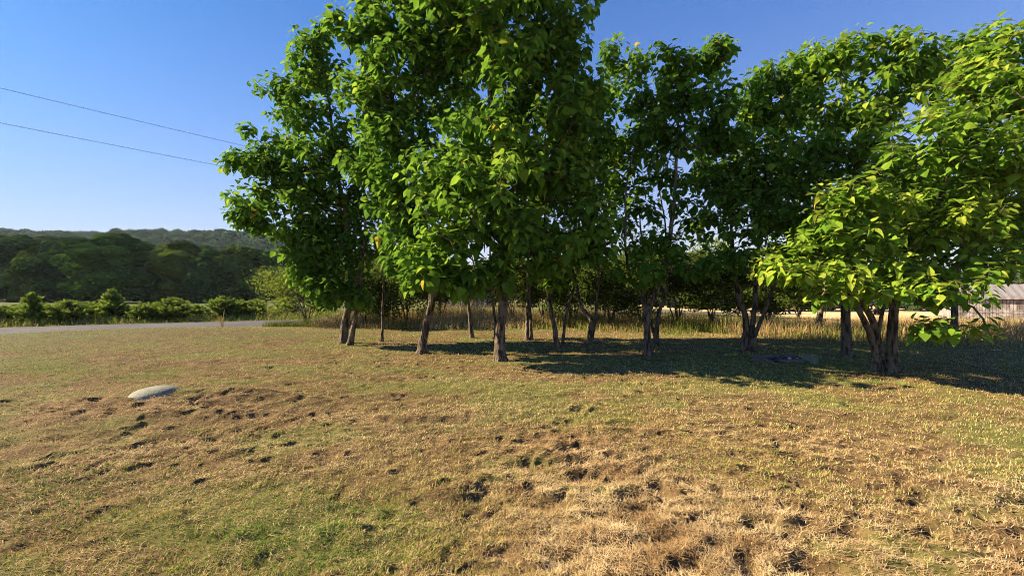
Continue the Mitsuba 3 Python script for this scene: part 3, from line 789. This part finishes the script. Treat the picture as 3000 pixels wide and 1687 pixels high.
# ------------------------------------------------------------------ hedge of bushy cedars beyond the lane
def cedar(key, h, w, seed, pointed):
    """Boughs that sweep out and up from one stem, each carrying feathery sprays; their ends make the ragged outline."""
    rg = np.random.default_rng(seed)
    parts = [tube([[0, 0, -.1], [0, 0, h * .5], [0, 0, h * .85]], [.05, .03, .012], 6)]
    P, A, U, S, Q = [], [], [], [], []
    for b in range(120):
        zz = rg.random() ** 1.1
        a = rg.uniform(0, 6.28)
        reach = w * (1.0 - (zz ** (1.1 if pointed else 2.4)) * .92) * rg.uniform(.55, 1.12) * (.55 + .45 * min(1, zz * 4))
        st = np.array([0, 0, h * (.04 + .68 * zz)])
        en = np.array([math.cos(a) * reach, math.sin(a) * reach, st[2] + reach * rg.uniform(.10, .45) + h * .13 * zz * (2.0 if pointed else .9)])
        md = st + (en - st) * .5 + np.array([0, 0, -.05 * reach])
        line, u = resample([st, md, en], .06)
        parts.append(tube(line, .009 * (1 - .7 * u), 4, cap=False))
        d = nrm(np.gradient(line, axis=0))
        k0 = int(len(line) * .3)
        for i in range(k0, len(line)):
            for s in range(4):
                o = nrm(np.cross(d[i], [0, 0, 1.0]) * (1 if s % 2 else -1) * rg.uniform(.4, 1.1) + d[i] * rg.uniform(.5, 1.2) + rg.normal(0, .3, 3) + [0, 0, .15])
                P.append(line[i] + rg.normal(0, .02, 3)); A.append(o); U.append(rg.normal(0, .5, 3) + [0, 0, 1]); S.append(rg.uniform(.09, .2)); Q.append(u[i])
    P, A, U, S, Q = map(np.array, (P, A, U, S, Q))
    R = frames(A, U)
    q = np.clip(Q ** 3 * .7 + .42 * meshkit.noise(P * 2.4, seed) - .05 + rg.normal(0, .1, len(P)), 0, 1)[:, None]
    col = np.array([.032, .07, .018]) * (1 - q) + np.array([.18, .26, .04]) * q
    spray = (np.array([[0, 0, 0], [.3, .16, .03], [1, .05, .1], [.65, -.02, .0], [.9, -.2, .02], [.3, -.15, .02]]), np.array([[0, 3, 1], [1, 3, 2], [0, 5, 3], [3, 5, 4]]))
    v, f, c = bake_leaves(P, R, S, col, np.zeros(len(P), int), [spray])
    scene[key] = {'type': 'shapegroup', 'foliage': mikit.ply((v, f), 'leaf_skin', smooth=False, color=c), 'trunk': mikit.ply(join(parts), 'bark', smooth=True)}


for k, (h, w, pt) in enumerate([(1.42, .84, True), (1.3, 1.0, False), (1.35, .95, False)]):
    cedar(f'bush_form_{k}', h, w, 500 + k, pt)
for i, (px, d, k, s, txt) in enumerate([
        (45, 19.6, 2, .8, 'dim bush just behind the upright dark cedar bush'), (150, 19.8, 1, .85, 'bush filling the gap after the upright dark cedar bush'), (268, 20.3, 2, .9, 'bush filling the gap before the pointed cedar bush'), (372, 20.8, 1, .82, 'bush just after the pointed cedar bush'), (462, 20.8, 2, .85, 'small bush before the tall bright topped bush'),
        (705, 22.6, 2, .95, 'bush between the wide bushy cedar and the shaded bush'), (-40, 18.2, 1, .9, 'bush at the very edge of the view, first of the roadside row'), (15, 18.6, 2, .8, 'low pale bush half cut off by the edge of the view'),
        (91, 18.6, 0, 1.12, 'upright dark cedar bush, first tall one of the roadside row'), (206, 19.0, 1, 1.05, 'broad rounded bush second along the roadside row'),
        (328, 20.2, 0, 1.22, 'pointed cedar bush with a spiky tip behind the roadside row'), (419, 20.0, 2, .86, 'low dark bush right of the pointed cedar'),
        (507, 20.6, 1, 1.12, 'tall bright topped bush in the middle of the roadside row'), (575, 22.0, 2, .75, 'small pale bush tucked between two taller roadside bushes'),
        (653, 21.6, 2, 1.14, 'wide bushy cedar with a thin weed stalk in front of it'), (751, 22.8, 1, .98, 'shaded bush next to the light green young tree'),
        (840, 24.2, 2, 1.05, 'dark bush behind the light green young tree'), (930, 26.0, 1, 1.1, 'last roadside bush, mostly hidden by the twin trunk tree')]):
    b = at(px, 950, d)
    b[1] = max(b[1], float(road_far(np.array(b[0]))) + 2.45 + .5 * s); b[0] = (px - 1500) / F * b[1]
    key = numbered('roadside_bush')
    a, c, g = i * 1.9, .84 * s * b[1] / d, gz(b[0], b[1])
    M = T().translate([b[0], b[1], g]).rotate([0, 0, 1], math.degrees(a)).scale([c, c, c])
    scene[key] = {'type': 'instance', 'group': {'type': 'ref', 'id': f'bush_form_{k}'}, 'to_world': M}
    label(key, txt, 'bush', 'bushes in a row along the lane')


def build_weeds():
    rg = np.random.default_rng(15)
    N = 26000
    x = rg.uniform(-42, 0, N)
    y = road_far(x) + rg.uniform(1.85, 6.5, N) * 1.1
    h = rg.uniform(.12, .5, N) * (.4 + .9 * n2(x, y, .5, 91, 2)) * sst(1.7, 3.0, (y - road_far(x)) / 1.1)+.05
    g = rg.random(N) < .75
    col = np.where(g[:, None], np.array([[.19, .25, .045]]), np.array([[.46, .35, .17]])) * rg.uniform(.6, 1.2, (N, 1))
    v, f, c = blades(x, y, h, rg.uniform(.015, .04, N), rg.uniform(0, 6.28, N), np.abs(rg.normal(.3, .25, N)), col, rg.uniform(.1, .8, N))
    put('roadside_weeds', v, f, 'grass_blade', color=c)
    label('roadside_weeds', 'yellow green weeds and grass along the far verge of the lane', 'weeds', kind='stuff')


build_weeds()


# ------------------------------------------------------------------ the wood and the hills
def leafy_mass(cs, rs, rg, cols, sub, n, size, rough=.42):
    """Lumpy bodies of foliage with leaf sprays standing out of them."""
    cs, rs = np.asarray(cs, float), np.asarray(rs, float)
    ico = trimesh.creation.icosphere(sub, 1.0)
    iv, jf = np.array(ico.vertices), np.array(ico.faces)
    V, Fc, C, o = [], [], [], 0
    tones = rg.uniform(.55, 1.45, len(cs))
    for c, r, tn in zip(cs, rs, tones):
        q = c + iv * r
        m = r.mean()
        k = 1 + rough * 2 * (meshkit.fbm(q / m * 1.7, 3, 5) - .5)[:, None] + rg.normal(0, .05, (len(iv), 1))
        v = c + iv * r * k
        t = np.clip(meshkit.noise(q / m * 1.1, 9) + rg.normal(0, .15, len(v)), 0, 1)[:, None]
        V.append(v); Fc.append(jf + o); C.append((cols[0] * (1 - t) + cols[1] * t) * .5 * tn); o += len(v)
    v2, f2, c2 = leafy(cs, rs * 1.1, n, size, rg, cols, shell=.05, up=.3, jit=.55, tones=tones)
    return np.vstack(V + [v2]), np.vstack(Fc + [f2 + o]), np.vstack(C + [c2])


def wood_form(key, h, w, seed, n, size, lobes=34, tint=(1, 1, 1)):
    rg = np.random.default_rng(seed)
    cs, rs = [], []
    for i in range(lobes):
        zz = (i + rg.random()) / lobes
        a = i * 2.4 + rg.uniform(-.5, .5)
        rr = w * math.sqrt(max(.05, 1 - ((zz - .36) / .66) ** 2)) * rg.uniform(.5, .85)
        cs.append([math.cos(a) * rr, math.sin(a) * rr, (.08 + .80 * zz) * h]); rs.append(np.array([.29, .29, .22]) * w * rg.uniform(.6, 1.25))
    cs += [[0, 0, h * .85], [.2 * w, .1, h * .6], [-.1 * w, .2, h * .33]]; rs += [np.array([.38, .38, .34]) * w, np.array([.6, .6, .6]) * w, np.array([.66, .66, .6]) * w]
    v, f, c = leafy_mass(cs, rs, rg, (np.array([.022, .052, .015]) * tint, np.array([.085, .135, .026]) * tint), 2, n, size)
    scene[key] = {'type': 'shapegroup', 'foliage': mikit.ply((v, f), 'wood_leaf', smooth=False, color=c), 'trunk': mikit.ply(tube([[0, 0, -.5], [0, 0, h * .15], [.2, 0, h * .4]], [.28, .2, .06], 7), 'bark', smooth=True)}


for k in range(5):
    wood_form(f'wood_form_{k}', 12.0, 4.6 + .4 * (k % 3), 600 + k, 11000, .38, tint=np.array([[.8, .85, .9], [1.45, 1.25, .9], [.6, .75, .9], [1.15, 1.0, 1.0], [.9, 1.15, .8]])[k])
rgw = np.random.default_rng(16)
front = [(-560, 84, 690, 1.4), (-440, 82, 705, 1.3), (-330, 84, 698, 1.4), (-215, 82, 708, 1.3), (-105, 84, 700, 1.3), (25, 82, 696, 1.35), (110, 80, 722, .95), (193, 79, 712, 1.2), (268, 84, 724, .9), (343, 76, 684, 1.5), (440, 84, 734, 1.0), (536, 80, 707, 1.35), (618, 79, 730, 1.0), (694, 82, 716, 1.3), (780, 84, 738, 1.2), (870, 86, 742, 1.2), (960, 86, 745, 1.2), (1060, 90, 750, 1.3)]
back = [(-60, 104, 690), (60, 106, 690), (150, 104, 700), (240, 106, 698), (420, 108, 712), (480, 106, 716), (590, 106, 722), (650, 110, 726), (740, 108, 728), (830, 110, 738), (920, 110, 742)]
deep = [(-20, 125, 684), (60, 128, 688), (140, 126, 692), (215, 130, 694), (300, 128, 698), (400, 130, 705), (500, 130, 710), (600, 132, 718), (700, 134, 722)]
for i, (px, d, ty, ww) in enumerate([q if len(q) == 4 else (*q, rgw.uniform(1.05, 1.4)) for q in front + back + deep]):
    x, y = (px - 1500) / F * d, d
    g = gz(x, y)
    H = EYE + (843 - ty) / F * d - g
    s = H / 12.0
    key = numbered('forest_tree')
    wd = s * ww
    M = T().translate([x, y, g]).rotate([0, 0, 1], float(rgw.uniform(0, 360))).scale([wd, wd, s])
    scene[key] = {'type': 'instance', 'group': {'type': 'ref', 'id': f'wood_form_{i % 5}'}, 'to_world': M}
    if i == 9:
        label(key, 'largest rounded tree bulging from the edge of the dark wood', 'tree', 'trees of the dark wood')
    elif i == 11:
        label(key, 'paler crowned tree standing out of the dark wood right of the largest one', 'tree', 'trees of the dark wood')
    elif i < len(front):
        word = {5: 'first', 6: 'second', 7: 'third', 8: 'fourth', 10: 'sixth', 12: 'eighth', 13: 'ninth', 14: 'tenth', 15: 'eleventh'}.get(i)
        low = {6: 'low ', 7: 'broad ', 8: 'small ', 10: 'narrow ', 12: 'low '}.get(i, '')
        label(key, f'{low}dark tree on the near edge of the wood, {word} from the picture edge' if word else 'dark leafy tree on the near edge of the wood beyond the lane', 'tree', 'trees along the near edge of the dark wood')
    else:
        label(key, 'dark tree crown rising behind the front trees of the wood', 'tree', 'tree crowns further back in the dark wood')


FE = [(1180 + 76 * i + rgw.uniform(-20, 20), rgw.uniform(108, 124), rgw.uniform(782, 812)) for i in range(27)]
for i, (px, d, ty) in enumerate(FE):
    x, y = (px - 1500) / F * d, d
    g = gz(x, y)
    s = (EYE + (843 - ty) / F * d - g) / 12.0
    wd = max(s, .8) * rgw.uniform(1.05, 1.5)
    key = numbered('field_edge_tree')
    M = T().translate([float(x), float(y), g]).rotate([0, 0, 1], float(rgw.uniform(0, 360))).scale([float(wd), float(wd), float(s)])
    scene[key] = {'type': 'instance', 'group': {'type': 'ref', 'id': f'wood_form_{i % 5}'}, 'to_world': M}
    label(key, 'green bushy tree in the hedge line at the far end of the mown field', 'tree', 'trees along the far edge of the mown field')


def build_hill_woods():
    rg = np.random.default_rng(17)
    for k in range(4):
        cs = [[rg.normal(0, 2.0), rg.normal(0, 2.0), 5.5 + rg.normal(0, 1.4)] for _ in range(7)]
        v, f, c = leafy_mass(cs, np.full((7, 3), 2.5) * rg.uniform(.75, 1.2, (7, 1)) * [1, 1, .8], rg, (np.array([.025, .06, .022]), np.array([.065, .115, .032])), 1, 300, .85)
        scene[f'hill_form_{k}'] = {'type': 'shapegroup', 'crown': mikit.ply((v, f), 'wood_leaf', smooth=False, color=c)}
    n = 0
    pts = []
    for _ in range(2600):
        y = math.sqrt(rg.uniform(150 ** 2, 630 ** 2)); s = rg.uniform(-1.45, -.42)
        pts.append((s * y, y))
    for _ in range(500):
        y = math.sqrt(rg.uniform(260 ** 2, 630 ** 2)); s = rg.uniform(-.42, 1.3)
        pts.append((s * y, y))
    pts = np.array(pts)
    z = ground_z(pts[:, 0], pts[:, 1])
    for i, (x, y) in enumerate(pts):
        s = float(rg.uniform(.75, 1.75) if rg.random() < .85 else rg.uniform(1.7, 2.1))
        n += 1
        M = T().translate([float(x), float(y), float(z[i])]).rotate([0, 0, 1], float(rg.uniform(0, 360))).scale([s * 1.15, s * 1.15, s])
        scene[f'hill_forest__{n:04d}'] = {'type': 'instance', 'group': {'type': 'ref', 'id': f'hill_form_{n % 4}'}, 'to_world': M}
    label('hill_forest', 'distant unbroken woodland covering the low hills on the skyline', 'forest', kind='stuff')


build_hill_woods()


# ------------------------------------------------------------------ buildings
def box(lo, hi):
    m = trimesh.creation.box(bounds=[lo, hi])
    return np.array(m.vertices), np.array(m.faces)


def place(vf, origin, ang):
    v, f = vf
    c, s = math.cos(ang), math.sin(ang)
    return v @ np.array([[c, s, 0], [-s, c, 0], [0, 0, 1]]) + origin, f


def barn():
    rg = np.random.default_rng(18)
    key = 'barn'
    label(key, 'weathered grey plank barn with a rusty tin roof past the tall grass', 'barn')
    d = 40.0
    o = at(2797, 945, d)
    o[2] = gz(o[0] + 4, o[1]) - .05
    L, Wd, Hh = 11.0, 6.0, 2.45
    ang = -.62
    put(f'{key}__wall', *place(join([box([.03, .04, 0], [L - .03, .10, Hh - .06]), box([.03, .12, 0], [.10, Wd, Hh]), box([L - .10, .12, 0], [L - .03, Wd, Hh]), box([.03, Wd + .02, 0], [L - .03, Wd + .1, Hh])]), o, ang), 'dark_gap')
    x, k = 0.0, 0
    while x < L:
        w = rg.uniform(.16, .25)
        z0, z1 = rg.uniform(.0, .12), Hh - rg.uniform(.0, .05)
        if 6.15 < x < 6.75:
            segs = [(z0, 1.35), (1.85, z1)]
        elif rg.random() < .25:
            zz = rg.uniform(.9, 1.2); segs = [(z0, zz), (zz + .03, z1)]
        else:
            segs = [(z0, z1)]
        for a, b in segs:
            put(f'{key}__wall__plank' + (f'_{k:03d}' if k else ''), *place(box([x + .01, -.012 - rg.uniform(0, .015), a], [x + w - rg.uniform(.012, .03), .035, b]), o, ang), 'weathered_wood'); k += 1
        x += w
    y = .14
    while y < Wd:
        w = rg.uniform(.18, .26)
        put(f'{key}__wall__plank_{k:03d}', *place(box([-.012, y, rg.uniform(0, .1)], [.028, y + w - .02, Hh]), o, ang), 'weathered_wood'); k += 1
        y += w
    put(f'{key}__rail', *place(box([0, -.06, 1.22], [L, -.03, 1.30]), o, ang), 'weathered_wood')
    # tin roof: corrugated sheet pitched up and away
    n = 90
    xs = np.linspace(-.3, L + .3, n)
    zc = .02 * np.sin(np.arange(n) * np.pi / 2)
    rise = 1.35
    A = np.stack([xs, np.full(n, -.35), Hh + .0 + zc], 1); Bp = np.stack([xs, np.full(n, Wd / 2), Hh + rise + zc], 1); Cc = np.stack([xs, np.full(n, Wd + .35), Hh + zc], 1)
    rows = [A, Bp, Cc]
    v = np.vstack(rows + [r - [0, 0, .03] for r in rows])
    f = []
    for layer, fl in ((0, 1), (3 * n, -1)):
        for r in range(2):
            for i in range(n - 1):
                q = [layer + r * n + i, layer + r * n + i + 1, layer + (r + 1) * n + i + 1, layer + (r + 1) * n + i]
                f += [[q[0], q[1], q[2]][::fl], [q[0], q[2], q[3]][::fl]]
    put(f'{key}__roof', *place((v, np.array(f)), o, ang), 'roof_tin')
    tri = np.array([[0, 0.02, Hh], [0, Wd, Hh], [0, Wd / 2, Hh + rise - .05], [.05, 0.02, Hh], [.05, Wd, Hh], [.05, Wd / 2, Hh + rise - .05]])
    put(f'{key}__gable', *place((tri, np.array([[0, 2, 1], [3, 4, 5], [0, 3, 5], [0, 5, 2], [1, 2, 5], [1, 5, 4], [0, 1, 4], [0, 4, 3]])), o, ang), 'weathered_wood')


barn()


def shed():
    key = 'shed'
    label(key, 'small dark plank shed with a pale tin roof half hidden behind shrubs', 'shed')
    d = 36.0
    o = at(1285, 905, d); o[2] = gz(o[0], o[1]) - .05
    L, Wd, Hh = 4.6, 3.2, 1.9
    rg = np.random.default_rng(19)
    put(f'{key}__wall', *place(join([box([.03, .04, 0], [L - .03, .1, Hh - .05]), box([.03, .12, 0], [.1, Wd, Hh - .05]), box([L - .1, .12, 0], [L - .03, Wd, Hh - .05])]), o, -.05), 'dark_gap')
    x, k = 0, 0
    while x < L:
        w = rg.uniform(.17, .24)
        put(f'{key}__wall__plank' + (f'_{k:03d}' if k else ''), *place(box([x, -.01 - rg.uniform(0, .01), .02], [min(x + w, L) - .015, .035, Hh]), o, -.05), 'weathered_wood'); k += 1
        x += w
    v = np.array([[-.2, -.3, Hh + .02], [L + .2, -.3, Hh + .02], [L + .2, Wd / 2, Hh + .9], [-.2, Wd / 2, Hh + .9], [L + .2, Wd + .3, Hh + .02], [-.2, Wd + .3, Hh + .02]])
    v = np.vstack([v, v - [0, 0, .05]])
    f = np.array([[0, 1, 2], [0, 2, 3], [3, 2, 4], [3, 4, 5], [6, 8, 7], [6, 9, 8], [9, 10, 8], [9, 11, 10], [0, 6, 7], [0, 7, 1], [5, 4, 10], [5, 10, 11], [1, 7, 8], [1, 8, 2], [2, 8, 10], [2, 10, 4], [0, 3, 9], [0, 9, 6], [3, 5, 11], [3, 11, 9]])
    put(f'{key}__roof', *place((v, f), o, -.05), 'roof_tin')


shed()


# ------------------------------------------------------------------ small things on the lawn
def lid():
    m = trimesh.creation.icosphere(4, 1.0)
    v = np.array(m.vertices)
    z = v[:, 2]
    v = np.stack([v[:, 0] * .265, v[:, 1] * .33, np.sign(z) * np.abs(z) ** .8 * .13], 1)
    v += (meshkit.fbm(v * 7, 3, 5)[:, None] - .5) * nrm(v) * .012
    put('concrete_dome', v + [-5.03, 6.05, gz(-5.03, 6.05) - .05], np.array(m.faces), 'concrete', smooth=True)
    label('concrete_dome', 'pale domed concrete cover sunk in a mound of dry grass', 'concrete cover')


lid()


def fire_pit():
    rg = np.random.default_rng(20)
    o = at(2322, 1060, 9.2); o[2] = 0

    def log(name, text, p0, p1, r, squash=1.0):
        a, b = np.array(p0, float), np.array(p1, float)
        a[2] += gz(a[0], a[1]) + r * .8; b[2] += gz(b[0], b[1]) + r * .8
        u = np.linspace(0, 1, 9)[:, None]
        line = a + (b - a) * u + rg.normal(0, .006, (9, 3))
        v, f = tube(line, r * (1 + .08 * rg.normal(size=9)), 10, 3, .12)
        v2 = np.vstack([v, a[None]])
        f = np.vstack([f, [[(s + 1) % 10, s, len(v)] for s in range(10)]])
        key = numbered(name)
        put(key, v2, f, 'old_log', smooth=35)
        label(key, text, 'log', 'old logs framing the fire pit')
    log('fire_pit_log', 'long grey log at the back of the fire pit', o + [-.72, .22, 0], o + [.18, .30, 0], .075)
    log('fire_pit_log', 'half buried log along the lawn side of the fire pit', o + [-.34, -.12, -.02], o + [.10, -.14, -.02], .06)
    log('fire_pit_log', 'short log end closing the far end of the fire pit', o + [-.74, .18, -.02], o + [-.52, -.06, -.02], .06)
    # hollow concrete block
    m = trimesh.creation.box(extents=[.17, .25, .16])
    a = trimesh.creation.box(extents=[.11, .08, .3]); a.apply_translation([0, .058, 0])
    b = a.copy(); b.apply_translation([0, -.116, 0])
    m = m.difference([a, b], engine='manifold')
    m = m.subdivide().subdivide()
    v = np.array(m.vertices)
    v += (meshkit.noise(v * 30, 2)[:, None] - .5) * .006
    R = trimesh.transformations.rotation_matrix(.35, [0, 0, 1])[:3, :3] @ trimesh.transformations.rotation_matrix(.06, [0, 1, 0])[:3, :3]
    p = o + [.34, -.05, 0]; p[2] = gz(p[0], p[1]) + .07
    put('concrete_block', v @ R.T + p, np.array(m.faces), 'concrete', smooth=False)
    label('concrete_block', 'grey hollow concrete block at the end of the fire pit', 'block')
    chunks, pale = [], []
    for i in range(42):
        c = trimesh.creation.icosphere(1, 1.0)
        v = np.array(c.vertices) * rg.uniform(.015, .055, 3) * [1.5, 1, .8]
        v += rg.normal(0, .005, v.shape)
        an = rg.uniform(0, 6.28)
        v = v @ trimesh.transformations.rotation_matrix(an, nrm(rg.normal(size=3)))[:3, :3].T
        q = o + [rg.uniform(-.5, .2), rg.uniform(-.06, .18), 0]
        q[2] = gz(q[0], q[1]) + rg.uniform(.0, .08)
        (pale if i % 9 == 0 else chunks).append((v + q, np.array(c.faces)))
    put('charred_debris', *join(chunks), 'charcoal')
    label('charred_debris', 'black charred wood and ash lying inside the fire pit', 'debris', kind='stuff')
    for v, f in pale:
        key = numbered('burnt_scrap')
        put(key, v, f, 'pale_scrap')
        label(key, 'small pale scrap lying among the charred wood of the fire pit', 'scrap', 'pale scraps in the fire pit')


fire_pit()

for i, (px, py, s, az, txt) in enumerate([(2445, 1183, .20, .3, 'large fallen green leaf lying on the sunny lawn near the shadow edge'), (2400, 1160, .12, 1.9, 'fallen leaf lying just inside the edge of the tree shadow'), (2640, 1130, .16, 4.0, 'pale fallen leaf in the shade below the big three limbed tree'),
                                     (2000, 1265, .09, 2.2, 'small pale fallen leaf on the lawn in front of the shadow')]):
    d = EYE * F / (py - 843)
    x, y = (px - 1500) / F * d, d
    lv, lf = LEAVES[1]
    c, sn = math.cos(az), math.sin(az)
    v = lv * s @ np.array([[c, sn, 0], [-sn, c, 0], [0, 0, 1]]) + [x, y, gz(x, y) + .06]
    key = numbered('fallen_leaf')
    put(key, v, lf, 'leaf_skin', color=np.repeat([[.24, .32, .10]], len(v), 0))
    label(key, txt, 'leaf')


def bale():
    p = at(2572, 921, 95.0)
    p[2] = gz(p[0], p[1]) + .66
    r, w = .75, 1.35
    a = np.linspace(0, 2 * np.pi, 41)[:-1]
    prof = [(0, -w / 2), (r * .5, -w / 2 - .02), (r * .93, -w / 2), (r, -w / 2 + .1), (r, 0), (r, w / 2 - .1), (r * .93, w / 2), (r * .5, w / 2 + .02), (0, w / 2)]
    v = np.array([[q[1], q[0] * math.cos(t), q[0] * math.sin(t)] for q in prof for t in a])
    v += (meshkit.fbm(v * 5, 2, 8)[:, None] - .5) * .09
    n = 40
    f = []
    for i in range(len(prof) - 1):
        for j in range(n):
            q = [i * n + j, i * n + (j + 1) % n, (i + 1) * n + (j + 1) % n, (i + 1) * n + j]
            f += [[q[0], q[2], q[1]], [q[0], q[3], q[2]]]
    c, s = math.cos(-.55), math.sin(-.55)
    put('hay_bale', v @ np.array([[c, s, 0], [-s, c, 0], [0, 0, 1]]) + p, np.array(f), 'hay', smooth=50)
    label('hay_bale', 'round hay bale lying in the pale mown field seen between the limbs', 'hay bale')


bale()


def wires():
    for k, (a, b, txt) in enumerate([(at(0, 258, 13.8), at(705, 425, 19.4), 'upper of the two overhead wires crossing the sky'), (at(0, 360, 14.2), at(720, 500, 20.0), 'lower of the two overhead wires crossing the sky')]):
        t = np.linspace(-2.4, 6.5, 80)[:, None]
        p = a + (b - a) * t
        p[:, 2] += .020 * ((t[:, 0] - .5) ** 2 - .25) * 1.2
        key = numbered('overhead_wire')
        put(key, *tube(p, np.full(80, .008), 5), 'wire', smooth=True)
        label(key, txt, 'wire', 'overhead wires')


wires()


def stalk():
    rg = np.random.default_rng(22)
    parts = []
    b = np.array([-13.0, 0, 0]); b[1] = float(road_far(b[0])) - 2.1
    b[0] = (612 - 1500) / F * b[1]; b[1] = float(road_far(b[0])) - 2.1; b[2] = gz(b[0], b[1])
    for i in range(7):
        e = b + [rg.uniform(-.35, .35), rg.uniform(-.2, .2), rg.uniform(.35, .75)]
        parts.append(tube(resample([b + [rg.uniform(-.05, .05), 0, -.03], (b + e) / 2 + [0, 0, .06], e], .08)[0], np.full(len(resample([b, (b + e) / 2 + [0, 0, .06], e], .08)[0]), .009), 4, cap=False) if False else tube([b + [rg.uniform(-.05, .05), 0, -.03], (b + e) / 2 + [0, 0, .06], e], [.012, .009, .005], 4))
    put('dry_weed', *join(parts), 'hay')
    label('dry_weed', 'dry brown weed stalks standing at the near edge of the lane', 'weed')


stalk()


# ------------------------------------------------------------------ the air
scene['air'] = {'type': 'homogeneous', 'albedo': {'type': 'rgb', 'value': [.62, .82, 1.0]}, 'sigma_t': {'type': 'rgb', 'value': [HAZE, HAZE, HAZE]}}
scene['haze'] = {'type': 'cube', 'to_world': T().translate([0, 300, 60]).scale([1700, 2300, 75]), 'bsdf': {'type': 'null'}, 'interior': {'type': 'ref', 'id': 'air'}}
label('haze', 'thin summer haze over the fields and far hills', 'haze', kind='stuff')
scene['camera']['medium'] = {'type': 'ref', 'id': 'air'}
